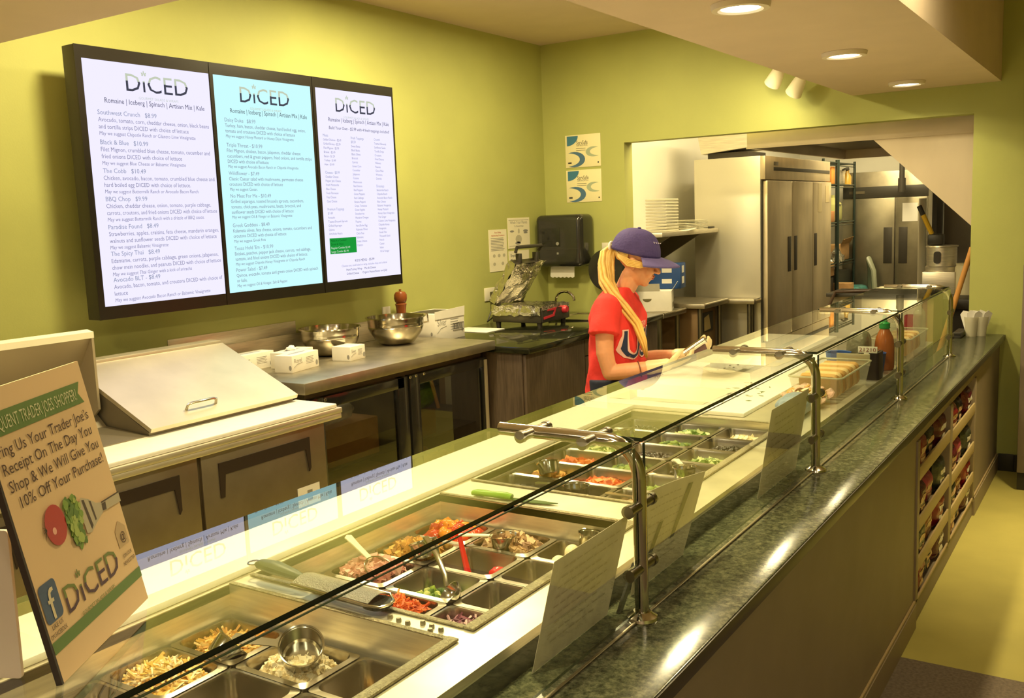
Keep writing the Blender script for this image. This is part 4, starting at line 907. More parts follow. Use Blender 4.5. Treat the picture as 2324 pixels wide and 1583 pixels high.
# ------------------------------------------------------------------ glass door cooler below the table
gc = thing('glass_cooler', 'black two door glass cooler under the steel table', 'cooler', (-3.55, 3.95, 0))
m = MB()
for q in ((-3.94, -3.30, 3.20, 3.24, .06, .905), (-3.94, -3.30, 4.63, 4.668, .06, .905), (-3.94, -3.30, 3.24, 4.63, .06, .11), (-3.94, -3.30, 3.24, 4.63, .87, .905), (-3.94, -3.32, 3.24, 4.63, .905, .9205), (-3.94, -3.92, 3.24, 4.63, .11, .87), (-3.90, -3.30, 3.915, 3.955, .11, .87)): m.box(*q)
part('cabinet', m, mat('cooler_liner', '#6a6252', .5), gc)
m = MB(); m.box(-3.90, -3.32, 3.24, 4.63, 0, .059); part('plinth', m, BLACKP, gc)
for i, (a, b_) in enumerate(((3.205, 3.928), (3.945, 4.665))):
    m = MB()
    for q in ((a, a + .085, .09, .875), (b_ - .085 if i == 0 else b_ - .028, b_, .09, .875), (a + .085, b_ - .028, .09, .16), (a + .085, b_ - .028, .815, .875)): m.box(-3.299, -3.262, q[0], q[1], q[2], q[3], .004)
    d = part('door', m, BLACKG, gc)
    m = MB(); m.box(-3.285, -3.279, a + .084, b_ - .027, .159, .816); part('door_glass', m, [pane_glass('dark_pane', (.62, .60, .54), 1.5)], d)
    m = MB(); m.box(-3.92, -3.33, a + .05, b_ - .03, .475, .481); part('shelf', m, DARKM, gc)
m = MB(); m.box(-3.262, -3.250, 4.640, 4.664, .10, .86, .003); part('pale_gasket', m, mat('pale_trim', '#b0a68c', .4), gc)
m = MB()
for y in (3.30, 3.95, 4.0, 4.07): m.lathe([(0, .004), (.007, .003), (.009, 0)], (-3.262, y, .86 if y < 3.9 else .865), 10, M=Matrix.Rotation(PI / 2, 4, 'Y'))
part('hinge_screw', m, STEEL_B, gc)
def bag(name, c, r, mats, lab, cat='bag', seed=1, grp=None, n=0, rot=0.):
    m = MB(); rr = random.Random(seed)
    def fn(u, v):
        a, b_ = 2 * PI * u, PI * (v - .5)
        k = 1 + .20 * noise.noise(Vector((math.cos(a) * 2, math.sin(a) * 2, v * 4 + seed)))
        px = abs(math.cos(a)) ** .6 * math.copysign(1, math.cos(a)); py = abs(math.sin(a)) ** .6 * math.copysign(1, math.sin(a))
        x, y = px * math.cos(b_) ** .5 * r[0] * k, py * math.cos(b_) ** .5 * r[1] * k
        return (c[0] + x * math.cos(rot) - y * math.sin(rot), c[1] + x * math.sin(rot) + y * math.cos(rot), c[2] + r[2] * (1 + math.sin(b_)) * (1 + .06 * k))
    m.grid(fn, 22, 12); bmesh.ops.remove_doubles(m.b, verts=m.b.verts, dist=1e-5)
    return single(name, m, mats, lab, cat, grp, ang=1.2)
CL = mat('cellophane', '#c9c2a4', .25, alpha=.55, bump=.8, bscale=30); LET = mat('bag_lettuce', '#6f9a2c', .4, var=.35, scale=30, bump=.6, bscale=40)
m = MB(); m.box(-3.78, -3.36, 3.36, 3.78, .482, .68, .004); single('cardboard_box', m, CARD, 'brown box on the upper shelf of the left cooler door', 'box')
bag('plastic_bag', (-3.52, 3.52, .682), (.16, .13, .055), CL, 'clear crumpled bag on the brown box in the cooler', seed=4)
m = MB(); m.box(-3.80, -3.36, 3.36, 3.86, .112, .40, .004); o = single('cardboard_box', m, CARD, 'large brown box on the cooler floor behind the left door', 'box')
m = MB(); m.box(-3.3598, -3.359, 3.55, 3.62, .24, .31); part('box_label', m, PAPER, o)
bag('lettuce_bag', (-3.46, 4.16, .63), (.12, .16, .085), LET, 'bag of green lettuce behind the right cooler door', seed=7)
m = MB(); m.box(-3.75, -3.36, 4.08, 4.28, .482, .625, .004); single('produce_box', m, mat('dark_red_box', '#6a3a2a', .7), 'dark red box under the lettuce bag in the cooler', 'box')
m = MB(); rr = random.Random(9)
TB = thing('tomato_crate', 'crate of red tomatoes low behind the right cooler door', 'crate', (-3.5, 4.28, .112))
m.box(-3.70, -3.35, 4.06, 4.54, .112, .12); m.box(-3.355, -3.35, 4.06, 4.54, .12, .26); m.box(-3.70, -3.355, 4.06, 4.065, .12, .26); m.box(-3.70, -3.355, 4.535, 4.54, .12, .26); part('crate', m, CARD, TB)
for i in range(24):
    m = MB(); m.ell((-3.41 - .075 * (i // 6), 4.105 + .077 * (i % 6), .285 + rr.uniform(-.008, .012)), (.036, .037, .034), 12, 8)
    single('tomato', m, mat('cooler_tomato', '#b5472c', .35), 'red tomato in the cooler crate, %s from the near end of the %s row' % (('first', 'second', 'third', 'fourth', 'fifth', 'sixth')[i % 6], ('front', 'second', 'third', 'back')[i // 6]), 'tomato', 'tomatoes in the cooler crate')

# ------------------------------------------------------------------ dark wood cabinets with the glossy black top
DW = mat('dark_oak_veneer', '#53463a', .5, var=.3, scale=14, stretch=(6, 6, .5))
wc = thing('base_cabinets', 'dark wood base cabinets with a glossy black counter top', 'cabinet', (-3.45, 5.6, 0))
m = MB(); m.box(-3.945, -3.02, 4.69, 6.56, .10, .898); part('carcass', m, DW, wc)
m = MB(); m.box(-3.945, -3.08, 4.70, 6.56, 0, .099); part('toe_kick', m, BLACKP, wc)
m = MB(); m.box(-3.945, -2.955, 4.675, 6.562, .899, BZ, .006); part('counter_top', m, mat('glossy_black_top', '#1f2015', .07, spec=.7), wc)
for i, (a, b_, h) in enumerate(((4.70, 5.42, None), (5.428, 5.825, 5.79), (5.833, 6.24, 5.868), (6.248, 6.55, None))):
    m = MB(); m.box(-3.019, -3.0, a, b_, .115, .775 if h else .89, .002); d = part('door', m, DW, wc)
    if h:
        m = MB(); m.tube([(-2.999, h, .60), (-2.975, h, .604), (-2.970, h, .615), (-2.970, h, .705), (-2.975, h, .716), (-2.999, h, .72)], .005, 8); part('handle', m, STEEL_B, d)
        m = MB(); m.box(-3.019, -3.0, a, b_, .782, .89, .002); part('drawer_front', m, DW, wc)
t = thing('hand_sink', 'small steel sink rim with a curved tap behind the grill', 'sink', (-3.35, 6.2, BZ))
m = MB()
for q in ((-3.62, -3.60, 6.0, 6.44), (-3.20, -3.18, 6.0, 6.44), (-3.60, -3.20, 6.0, 6.02), (-3.60, -3.20, 6.42, 6.44)): m.box(q[0], q[1], q[2], q[3], BZ + .0005, BZ + .008, .002)
m.box(-3.60, -3.20, 6.02, 6.42, BZ + .0005, BZ + .0015); part('rim', m, STEEL_B, t)
m = MB(); m.tube([(-3.68, 6.22, BZ + .001)] + [(-3.68, 6.22, BZ + .10)] + [(-3.60 - .08 * math.cos(a), 6.22, BZ + .12 + .07 * math.sin(a)) for a in [j * PI / 8 for j in range(9)]], .010, 10); part('tap', m, CHROME, t)

# ------------------------------------------------------------------ the contact grill with foil
FOIL = foil_mat(); RED = mat('grill_red', '#c02a38', .35); GB = mat('grill_body', '#5c5748', .35, .7)
g = thing('contact_grill', 'foil wrapped contact grill with its lid raised on the black counter', 'grill', (-3.6, 5.73, BZ))
gx0, gx1, gy0, gy1 = -3.80, -3.40, 5.54, 5.92
m = MB(); m.box(gx0, gx1, gy0, gy1, BZ + .03, BZ + .135, .006); part('body', m, GB, g)
m = MB(); m.box(gx1, gx1 + .010, gy0 + .005, gy1 - .005, BZ + .035, BZ + .130, .003); f = part('front_panel', m, DARKM, g)
m = MB(); m.prism([(5.56, BZ + .055), (5.70, BZ + .065), (5.735, BZ + .125), (5.61, BZ + .12), (5.605, BZ + .108), (5.705, BZ + .108), (5.685, BZ + .08), (5.56, BZ + .072)], 'x', gx1 + .0102, gx1 + .013); part('red_badge', m, RED, f)
m = MB(); m.lathe([(0, .03), (.020, .03), (.026, .022), (.028, 0)], (gx1 + .010, 5.835, BZ + .10), 18, M=Matrix.Rotation(PI / 2, 4, 'Y')); part('knob', m, RED, f)
for (x, y) in ((gx0 + .03, gy0 + .03), (gx1 - .03, gy0 + .03), (gx0 + .03, gy1 - .03), (gx1 - .03, gy1 - .03)):
    m = MB(); m.cyl((x, y, BZ), (x, y, BZ + .031), .016, .020, 12); part('foot', m, BLACKP, g)
def crumple(fn, amp, fr, seed):
    def h(u, v):
        p = Vector(fn(u, v)); n_ = noise.noise_vector(p * fr + Vector((seed, 0, 0))); return p + n_ * amp + noise.noise_vector(p * fr * 3) * amp * .4
    return h
m = MB(); m.slab(crumple(lambda u, v: (gx0 - .006 + (gx1 - gx0 + .012) * u, gy0 - .006 + (gy1 - gy0 + .012) * v, BZ + .142), .010, 22, 1), 22, 20, .0015)
m.slab(crumple(lambda u, v: (gx0 + (gx1 - gx0) * u, gy0 - .010, BZ + .08 + .068 * v + .012 * noise.noise(Vector((u * 9, 0, 3)))), .009, 26, 2), 24, 8, .0015)
m.slab(crumple(lambda u, v: (gx1 + .013, gy0 - .006 + (gy1 - gy0) * u * 1.0, BZ + .118 + .03 * v + .01 * noise.noise(Vector((u * 9, 0, 8)))), .005, 26, 3), 22, 4, .0015)
part('foil_base', m, FOIL, g, ang=.4)
hinge = Vector((gx0 + .02, 0, BZ + .16)); Ld = Vector((.42, 0, .62)).normalized() * .33   # raised lid, tilted back
m = MB(); q0 = hinge; q1 = hinge + Ld; nn = Vector((-Ld.z, 0, Ld.x)).normalized()
m.prism([((q0 + nn * .0).x, q0.z), (q1.x, q1.z), ((q1 + nn * .05).x, (q1 + nn * .05).z), ((q0 + nn * .05).x, (q0 + nn * .05).z)], 'y', gy0 + .01, gy1 - .01); lid = part('raised_lid', m, GB, g)
m = MB()
m.slab(crumple(lambda u, v: tuple(q0 + Ld * (u * 1.02) - nn * .008 + Vector((0, gy0 + (gy1 - gy0) * v, 0)) - nn * .03 * math.sin(PI * u) * math.sin(PI * v)), .014, 16, 5), 20, 20, .0015)
m.slab(crumple(lambda u, v: tuple(q0 + Ld * (u * 1.02) + nn * (.06 * v - .008) + Vector((0, gy0 - .004, 0))), .010, 18, 6), 20, 5, .0015)
part('foil_lid', m, FOIL, lid, ang=.4)
m = MB(); e = q1 + nn * .02
for y in (gy0 + .08, gy1 - .08):
    m.box(e.x - .02, e.x + .02, y - .012, y + .012, e.z - .02, e.z + .06, .003)
m.tube([(e.x + .0, gy0 + .04, e.z + .07), (e.x + .02, gy0 + .03, e.z + .105), (e.x + .02, gy1 - .03, e.z + .105), (e.x, gy1 - .04, e.z + .07)], .013, 8); part('lid_handle', m, DARKM, lid)
m = MB()
for y in (gy0 + .02, gy1 - .06): m.box(gx0 - .03, gx0 + .04, y, y + .04, BZ + .10, BZ + .24, .006)
part('hinge_arm', m, GB, g)
m = MB(); m.tube([(gx0 - .03, 5.60, BZ + .06), (-3.90, 5.62, BZ + .02), (-3.925, 5.72, BZ + .10), (-3.925, 5.765, BZ + .19)], .005, 6); single('power_cord', m, BLACKP, 'black power cord from the grill to the wall outlet', 'cord')
m = MB(); m.box(-3.93, -3.62, 5.20, 5.42, BZ + .0005, BZ + .004, .001); single('paper_sheet', m, PAPER, 'white paper sheets lying between the carton and the grill', 'paper')
# ------------------------------------------------------------------ far end of the counter and the snack niche
D = DZ + .0005
TUBP = mat('clear_tub', '#d8d6c0', .12, alpha=.30)
def tub(c, sx, sy, h, lab, food, fm, seed):
    t = thing('food_tub', lab, 'tub', c, 'clear food tubs at the far end'); m = MB()
    o_, i_ = rrect(-sx / 2, sx / 2, -sy / 2, sy / 2, .02), rrect(-sx / 2 + .018, sx / 2 - .018, -sy / 2 + .018, sy / 2 - .018, .02)
    T = Matrix.Translation(c); m.T = T
    lo, hi = [m._v((*p, 0)) for p in i_], [m._v((*p, h)) for p in o_]; n = len(lo)
    for i in range(n): m.b.faces.new([lo[i], lo[(i + 1) % n], hi[(i + 1) % n], hi[i]])
    m.b.faces.new(lo); part('tub', m, TUBP, t)
    m = MB(); m.T = T; m.tube([(*p, h) for p in o_], .004, 6, closed=True); part('rim', m, mat('tub_rim', '#cfcbb0', .2, alpha=.7), t)
    return t
BREAD = [F('bread', '#c89a58', .75, bump=.4, bscale=80), F('bread2', '#e0c088', .75), F('crust', '#9a6a34', .7)]
tub((-1.045, 3.98, D), .21, .50, .10, 'clear tub of sliced bread in front of the blue lidded tubs', None, None, 1)
for i in range(7):
    m = MB(); m.T = Matrix.Translation((-1.045, 3.80 + .055 * i, D + .058)) @ Matrix.Rotation(.35, 4, 'X'); m.prism(rrect(-.075, .075, -.048, .048, .02), 'y', -.012, .012)
    single('bread_slice', m, BREAD[i % 2], '%s slice of bread from the near end of the near clear tub' % ('first', 'second', 'third', 'fourth', 'fifth', 'sixth', 'seventh')[i], 'bread', 'bread slices in the near tub')
t = thing('price_clip', 'white clip tag numbered 21210 on the back of the near bread tub', 'tag', (-.98, 4.24, D + .10))
m = MB(); m.box(-1.09, -.95, 4.235, 4.240, D + .075, D + .125, .001); part('clip_plate', m, mat('clip_tin', '#cfc7a8', .3, .6), t)
m = MB(); m.box(-1.00, -.92, 4.236, 4.239, D + .130, D + .158, .001); m.box(-.975, -.955, 4.2365, 4.2385, D + .12, D + .131); p = part('tag', m, PAPER, t)
m = MB(); put_text(m, '21210', (-.995, 4.2352, D + .136), (1, 0, 0), (0, 0, 1), .024, width=.07, align='fit'); part('number', m, mat('tag_red', '#8c3a2a', .6), p, recalc=False)
tub((-1.0, 5.08, D), .20, .46, .11, 'clear tub of bread at the far end beside the squeeze bottles', None, None, 2)
for i in range(6):
    m = MB(); m.T = Matrix.Translation((-1.0, 4.94 + .06 * i, D + .06)) @ Matrix.Rotation(.3, 4, 'X'); m.prism(rrect(-.07, .07, -.045, .045, .02), 'y', -.012, .012)
    single('bread_slice', m, BREAD[i % 2], '%s slice of bread from the near end of the far clear tub' % ('first', 'second', 'third', 'fourth', 'fifth', 'sixth')[i], 'bread', 'bread slices in the far tub')
BLUEL = mat('blue_lid', '#2c55a0', .4); BLK = mat('black_tub', '#1c1d18', .35)
for i, (x, y, lab) in enumerate(((-1.15, 4.50, 'left blue tub behind the number tag'), (-1.00, 4.52, 'right blue tub behind the number tag'))):
    t = thing('blue_tub', lab, 'tub', (x, y, D), 'blue tubs'); m = MB(); m.lathe([(0, 0), (.045, 0), (.056, .085), (.058, .09)], (x, y, D), 24); m.lathe([(.058, .09), (.052, .088), (.043, .01), (0, .008)], (x, y, D), 24); part('tub', m, BLUEL, t)
    m = MB(); m.lathe([(.0, .07), (.05, .075)], (x, y, D), 20); part('contents', m, BLK, t, recalc=False)
bag('grey_bag', (-1.08, 4.60, D), (.05, .06, .085), mat('grey_film', '#7c7860', .3, bump=.7, bscale=40), 'crumpled grey bag standing between the blue tubs', seed=12)
t = thing('black_cup', 'black square cup beside the orange sauce bottle', 'cup', (-.975, 4.36, D)); m = MB(); m.prism(rrect(-1.02, -.93, 4.31, 4.41, .015), 'z', D, D + .12); part('cup', m, BLK, t)
m = MB(); m.prism(rrect(-1.01, -.94, 4.32, 4.40, .012), 'z', D + .1202, D + .124); part('lid', m, mat('cup_lid', '#3a3a34', .15), t)
def bottle(name, c, prof, mt, lab, capprof=None, capm=None):
    t = thing(name, lab, 'bottle', c); m = MB(); m.lathe(prof, c, 26); part('body', m, mt, t)
    if capprof: m = MB(); m.lathe(capprof, c, 20); part('cap', m, capm, t)
    return t
bottle('sauce_bottle', (-.972, 4.62, D), [(0, 0), (.040, 0), (.044, .01), (.044, .11), (.038, .15), (.022, .185), (.019, .19)], mat('orange_sauce', '#b5652c', .2, spec=.6), 'orange sauce bottle with a bright green cap',
       [(.021, .190), (.024, .192), (.024, .215), (.012, .222), (.008, .26), (.004, .285), (0, .286)], mat('green_cap', '#1f9a4c', .35))
bottle('squeeze_bottle', (-.955, 4.78, D), [(0, 0), (.036, 0), (.038, .01), (.038, .17), (.03, .195), (.016, .20)], mat('clear_bottle', '#c9c8a8', .1, alpha=.4), 'clear squeeze bottle just behind the orange sauce bottle',
       [(.018, .2005), (.020, .22), (.008, .235), (.004, .28), (0, .281)], mat('clear_cap', '#d8d4b4', .3, alpha=.6))
bottle('water_bottle', (-.965, 5.42, D), [(0, 0), (.030, 0), (.033, .01), (.033, .10), (.031, .12), (.033, .15), (.028, .185), (.013, .21), (.013, .225)], mat('clear_bottle', '#c9c8a8', .1, alpha=.4), 'clear water bottle with a white cap near the last post',
       [(.0145, .226), (.0145, .243), (0, .244)], mat('white_cap', '#efece0', .4))
m = MB(); m.box(-1.05, -.97, 5.46, 5.52, D, D + .16, .004); single('snack_box', m, mat('deep_red_box', '#8c1f22', .4), 'deep red package standing beside the water bottle', 'box')
bag('produce_bag', (-1.05, 3.50, D), (.055, .10, .035), mat('blue_foil_bag', '#8ea0b8', .25, bump=.9, bscale=45), 'crumpled bag with a blue corner beside the second post', seed=15)
chunk_pile('deli_meat', (-1.16, -.96, 3.58, 3.78), D + .02, .045, 60, .03, [HAM[1], BREAD[0], FETA[0]], 'loose pink and tan slices in front of the bread tub', shape='slice', seed=16)
m = MB(); m.slab(lambda u, v: (-1.58 + .16 * (u - .5) * 2 * .5 + .0, 4.03 + .30 * v, D + .018 + .035 * (abs(v - .5) * 2) ** 2 + .02 * (abs(u - .5) * 2) ** 2), 10, 12, .0008)
o = single('paper_tray', m, mat('tray_paper', '#f2efdf', .7), 'white paper tray with small dark print on the cutting board', 'paper tray')
m = MB(); rr = random.Random(21)
for i in range(16):
    v, u = rr.uniform(.12, .88), rr.uniform(.2, .8); p = Vector((-1.58 + .16 * (u - .5), 4.03 + .30 * v, D + .0195 + .035 * (abs(v - .5) * 2) ** 2 + .02 * (abs(u - .5) * 2) ** 2))
    m.ell(p, (.005, .008, .0008), 8, 5)
part('print', m, INK, o)
for i, (x0, x1, y0, y1, lab) in enumerate(((-1.80, -1.40, 3.45, 3.80, 'translucent white paper sheet at the near end of the wide cutting board'), (-1.78, -1.42, 4.42, 4.75, 'white paper sheet beyond the paper tray'))):
    m = MB(); m.slab(lambda u, v: (x0 + (x1 - x0) * u + .02 * v, y0 + (y1 - y0) * v, D + .0175 + .003 * noise.noise(Vector((u * 5, v * 5, i)))), 8, 8, .0006)
    single('deli_paper', m, mat('deli_paper', '#efe8cc', .6), lab, 'paper')
m = MB(); rr = random.Random(22)
for i in range(26):
    x, y = rr.gauss(-1.33, .05), rr.gauss(3.72, .18)
    m.T = Matrix.Translation((x, y, D + .0185)) @ Matrix.Rotation(rr.uniform(0, 6), 4, 'Z') @ Matrix.Rotation(rr.uniform(-.2, .2), 4, 'X'); s = rr.uniform(.006, .016)
    m.prism([(-s, 0), (0, -.3 * s), (s, 0), (0, .35 * s)], 'z', 0, .0012)
single('leaf_scraps', m, GREE[0], 'scattered green leaf scraps on the wide cutting board', 'leaves', kind='stuff')
# cups of cutlery paper at the wall end
for i, (x, y, lab) in enumerate(((-.845, 6.42, 'left clear cup holding folded paper at the wall end of the counter'), (-.795, 6.45, 'right clear cup holding folded paper at the wall end of the counter'))):
    t = thing('paper_cup', lab, 'cup', (x, y, .8632), 'clear cups at the wall end'); c = (x, y, .8632)
    m = MB(); m.lathe([(0, 0), (.030, 0), (.042, .12)], c, 20); m.lathe([(.0405, .12), (.029, .003), (0, .003)], c, 20); part('cup', m, mat('milky_cup', '#d8d2b8', .2, alpha=.6), t)
    for j in range(3):
        m = MB(); m.T = Matrix.Translation((x - .012 + .012 * j, y, .90)) @ Matrix.Rotation(.25 * (j - 1), 4, 'Y') @ Matrix.Rotation(.4 * j, 4, 'Z'); m.prism([(-.022, 0), (.022, 0), (.030, .11), (-.004, .125), (-.026, .105)], 'y', -.001, .001); part('folded_paper', m, PAPER, t)
m = MB(); m.box(-.925, -.885, 6.30, 6.52, .8632, .885, .003); m.box(-.928, -.882, 6.29, 6.50, .8852, .90, .003)
single('card_terminal', m, BLACKP, 'small black device lying beside the paper cups', 'device')
# steel unit standing just beyond the counter end, with a dark bent tool on its worktop
t = thing('end_unit', 'pale steel unit with a dark worktop just beyond the far end of the glass', 'unit', (-1.5, 7.1, 0))
m = MB(); m.box(-1.62, -1.225, 6.95, 7.33, .0, 1.045, .004); part('end_panel', m, mat('pale_panel', '#e6dcc0', .45, .2), t)
m = MB(); m.box(-1.224, -1.15, 6.96, 7.33, .0, 1.045, .003); part('brown_side', m, mat('brown_side_panel', '#a88a62', .5), t)
m = MB(); m.box(-1.86, -1.14, 6.93, 7.34, 1.046, 1.072, .003); part('worktop', m, DARKM, t)
m = MB(); m.box(-1.84, -1.625, 6.98, 7.33, .3, 1.044); part('steel_bay', m, STEEL_D, t)  # plain steel block under the worktop, left of the end panel
m = MB(); m.tube([(-1.83, 6.90, .985), (-1.79, 6.91, 1.085), (-1.71, 6.94, 1.085), (-1.52, 7.0, 1.088)], .011, 10)
single('bent_tool', m, mat('brown_handle', '#4a372a', .4), 'dark bent handle hooked over the worktop beyond the far glass', 'tool')
# ------------------------------------------------------------------ snack bags in the niche
def chip_bag(c, h, wd, mt, lab, seed):
    m = MB()
    def fn(sgn):
        def g(u, v):
            a, b_ = u * 2 - 1, v * 2 - 1
            th = .034 * (max(0, (1 - a ** 4) * (1 - b_ ** 6)) ** .7) * (1 + .25 * noise.noise(Vector((a * 3, b_ * 3, seed))))
            return (c[0] + sgn * th + .02 * b_ * .3, c[1] + a * wd / 2 * (1 - .08 * (1 - b_ * b_)), c[2] + h * v + .006 * noise.noise(Vector((a * 2, 0, seed))))
        return g
    m.grid(fn(1), 10, 12); m.grid(fn(-1), 10, 12); bmesh.ops.remove_doubles(m.b, verts=m.b.verts, dist=1e-4)
    o = single('snack_bag', m, mt, lab, 'snack bag', 'snack bags in the counter niche', ang=1.2)
    m = MB()
    for (v, s) in ((.62, .30), (.30, .22)):
        m.grid(lambda u, w_: tuple(Vector(fn(1)(.5 + (u - .5) * s * 2, v + (w_ - .5) * .18)) + Vector((.0012, 0, 0))), 6, 3)
    part('printed_label', m, [mat('bag_label', '#d9b48c', .4)] if seed % 3 else [mat('bag_label_white', '#e6dfd4', .4)], o); return o
BAGM = [mat('bag_red', '#8c1c22', .28, bump=.5, bscale=30), mat('bag_dark', '#231a20', .28, bump=.5, bscale=30), mat('bag_maroon', '#5a1620', .3, bump=.5, bscale=30), mat('bag_pink', '#b0485a', .3, bump=.5, bscale=30), mat('bag_olive', '#3d4030', .3, bump=.5, bscale=30), mat('bag_tan', '#a0683c', .3, bump=.5, bscale=30)]
BN = ['red', 'black', 'maroon', 'pink', 'dark olive', 'tan']
ii = 0
for bay, (a, b_) in enumerate(((NY0 + .06, NYM - .05), (NYM + .05, NY1 - .06))):
    for lev, z in enumerate((.086, .236, .401, .611)):
        zz = z - (.02 if bay and lev else 0)
        for j in range(3):
            y = a + (b_ - a) * (j + .5) / 3; h = (.142 if lev < 3 else .135); mi = (ii * 5 + lev + j * 2) % 6; ii += 1
            chip_bag((-.735 - .012 * (j % 2), y, zz + .001), h - .012 * (j % 2), .20, BAGM[mi], '%s snack bag, %s on the %s shelf of the %s niche bay' % (BN[mi], ('nearest', 'middle', 'farthest')[j], ('lowest', 'second', 'third', 'top')[lev], ('near', 'far')[bay]), ii)
# ------------------------------------------------------------------ the kitchen behind the opening
FRI = mat('fridge_steel', '#d8c8a8', .38, .7, var=.16, scale=5, stretch=(1, 1, .35)); FRS = mat('fridge_side', '#cfcab8', .38, .55)
rf = thing('reach_in_fridge', 'tall three door steel fridge with its white side towards the camera', 'fridge', (-2.93, 8.9, 0))
FX0, FX1, FY0, FY1 = -3.25, -2.665, 7.905, 9.90
m = MB(); m.box(FX0, FX1, FY0, FY1, .12, 2.12, .004); part('cabinet', m, FRS, rf)
m = MB(); m.box(FX0 + .03, FX1 - .03, FY0 + .03, FY1 - .03, 0, .119); part('base', m, DARKM, rf)
m = MB(); m.box(FX1 + .001, FX1 + .040, FY0 + .002, FY1, 1.925, 2.118, .003); h = part('header', m, FRI, rf)
m = MB(); m.box(FX1 + .0405, FX1 + .044, FY0 + .22, FY1 - .03, 2.0, 2.03, .001); part('grille_slot', m, DARKM, h)
m = MB(); m.box(FX1 + .0405, FX1 + .0435, FY0 + .22, FY0 + .34, 2.045, 2.075, .001); part('badge', m, mat('dim_badge', '#5a5240', .4), h)
m = MB(); m.box(FX1 + .001, FX1 + .012, FY0 + .004, FY1 - .004, .14, 1.92); part('gasket', m, BLACKP, rf)
for i, (a, b_, hy) in enumerate(((FY0 + .02, 8.60, 8.52), (8.61, 9.25, 8.70), (9.26, FY1 - .005, 9.34))):
    m = MB(); m.box(FX1 + .013, FX1 + .055, a, b_, .16, 1.915, .008); d = part('door', m, FRI, rf)
    m = MB(); m.box(FX1 + .0555, FX1 + .060, hy - .04, hy + .04, 1.12, 1.43, .002); part('handle_recess', m, mat('handle_dark', '#3a3026', .5), d)
m = MB(); m.box(FX1 + .0555, FX1 + .057, 9.42, 9.55, 1.63, 1.90); m.box(FX1 + .0555, FX1 + .057, 9.68, 9.80, 1.72, 1.88); part('taped_notice', m, mat('notice_tan', '#c9b78c', .8), d)
t = thing('steel_bin', 'grey steel box with a dark wedge below it on top of the fridge', 'box', (-3.0, 8.15, 2.121))
m = MB(); m.hexa([(-3.20, 7.95, 2.165), (-2.78, 7.95, 2.20), (-2.78, 8.5, 2.20), (-3.20, 8.5, 2.165), (-3.24, 7.95, 2.36), (-2.76, 7.95, 2.36), (-2.76, 8.5, 2.36), (-3.24, 8.5, 2.36)]); part('box', m, STEEL, t)
m = MB(); m.box(-3.16, -2.80, 8.0, 8.45, 2.1205, 2.17); part('dark_foot', m, DARKM, t)
# wall shelf and its load
ws = thing('wall_shelf', 'steel wall shelf on triangular brackets left of the fridge', 'shelf', (-3.3, 7.3, 1.5))
m = MB(); m.box(-3.549, -3.03, 6.735, 7.89, 1.50, 1.535, .004); part('board', m, STEEL, ws)
for y in (7.0, 7.62):
    m = MB(); m.prism([(-3.549, 1.499), (-3.08, 1.499), (-3.549, 1.22)], 'y', y - .012, y + .012); part('bracket', m, mat('bracket_steel', '#7d755f', .45, .8), ws)
m = MB(); 
st = thing('lid_stack', 'tall stack of clear takeaway lids on the wall shelf', 'stack', (-3.17, 7.05, 1.5355))
for i in range(11): m = MB(); m.box(-3.26, -3.08, 6.93, 7.17, 1.5355 + .024 * i, 1.5355 + .024 * i + .016, .006); part('lid', m, mat('milky_lid', '#dcd8c0', .3, alpha=.75), st)
for i, (y, n, lab) in enumerate(((7.42, 5, 'low stack of flat clear trays in the middle of the wall shelf'), (7.66, 7, 'low stack of flat clear trays at the fridge end of the wall shelf'))):
    st = thing('tray_stack', lab, 'stack', (-3.17, y, 1.5355), 'tray stacks on the wall shelf')
    for k in range(n): m = MB(); m.box(-3.27 + .004 * (k % 2), -3.07, y - .10, y + .10, 1.5355 + .012 * k, 1.5355 + .012 * k + .007, .003); part('tray', m, mat('milky_lid', '#dcd8c0', .3, alpha=.75), st)
m = MB(); m.slab(lambda u, v: (-3.13 + .12 * u, 7.2 + .16 * v, 1.538 + .015 * u * v), 4, 4, .004); single('white_plate', m, WHITEP, 'flat white sheet at the edge of the wall shelf', 'plate')
m = MB(); m.box(-3.12, -3.05, 7.78, 7.86, 1.5355, 1.552, .004); single('black_clip', m, BLACKP, 'small black clip at the fridge end of the wall shelf', 'clip')
m = MB(); m.box(-3.5495, -3.547, 7.22, 7.40, 1.02, 1.40); o = single('wall_notice', m, mat('notice_grey', '#8d8468', .8), 'greyish notice with dark blocks on the wall below the shelf', 'poster')
m = MB()
for i in range(3):
    for j in range(3): m.box(-3.5468, -3.546, 7.24 + .05 * j, 7.27 + .05 * j, 1.08 + .10 * i, 1.12 + .10 * i)
part('print', m, INK, o, recalc=False)
# three steel tables of different heights
for nm, x1, y0, y1, z, lab in (('side_table', -3.03, 6.735, 7.18, .92, 'low steel side table with a shiny rolled edge, nearest the opening'), ('work_table', -2.88, 7.19, 7.715, .95, 'steel work table in the kitchen beside the white carton'), ('work_table', -2.66, 7.73, 7.895, .94, 'narrow steel table end against the fridge side')):
    t = thing(nm, lab, 'table', ((-3.5 + x1) / 2, (y0 + y1) / 2, 0)); m = MB(); m.box(-3.545, x1, y0, y1, z - .04, z, .006); part('worktop', m, STEEL_D, t)
    m = MB(); m.tube([(x1 - .006, y0 + .01, z - .008), (x1 - .006, y1 - .01, z - .008)], .012, 10); part('rolled_edge', m, STEEL_B, t)
    for y in (y0 + .05, y1 - .05): m = MB(); m.cyl((x1 - .06, y, 0), (x1 - .06, y, z - .04), .02, seg=12); part('leg', m, mat('leg_steel', '#8a8470', .35, .9), t)
t = thing('undercounter_unit', 'brown steel undercounter unit with a square recess holding a paper', 'unit', (-3.15, 7.45, 0))
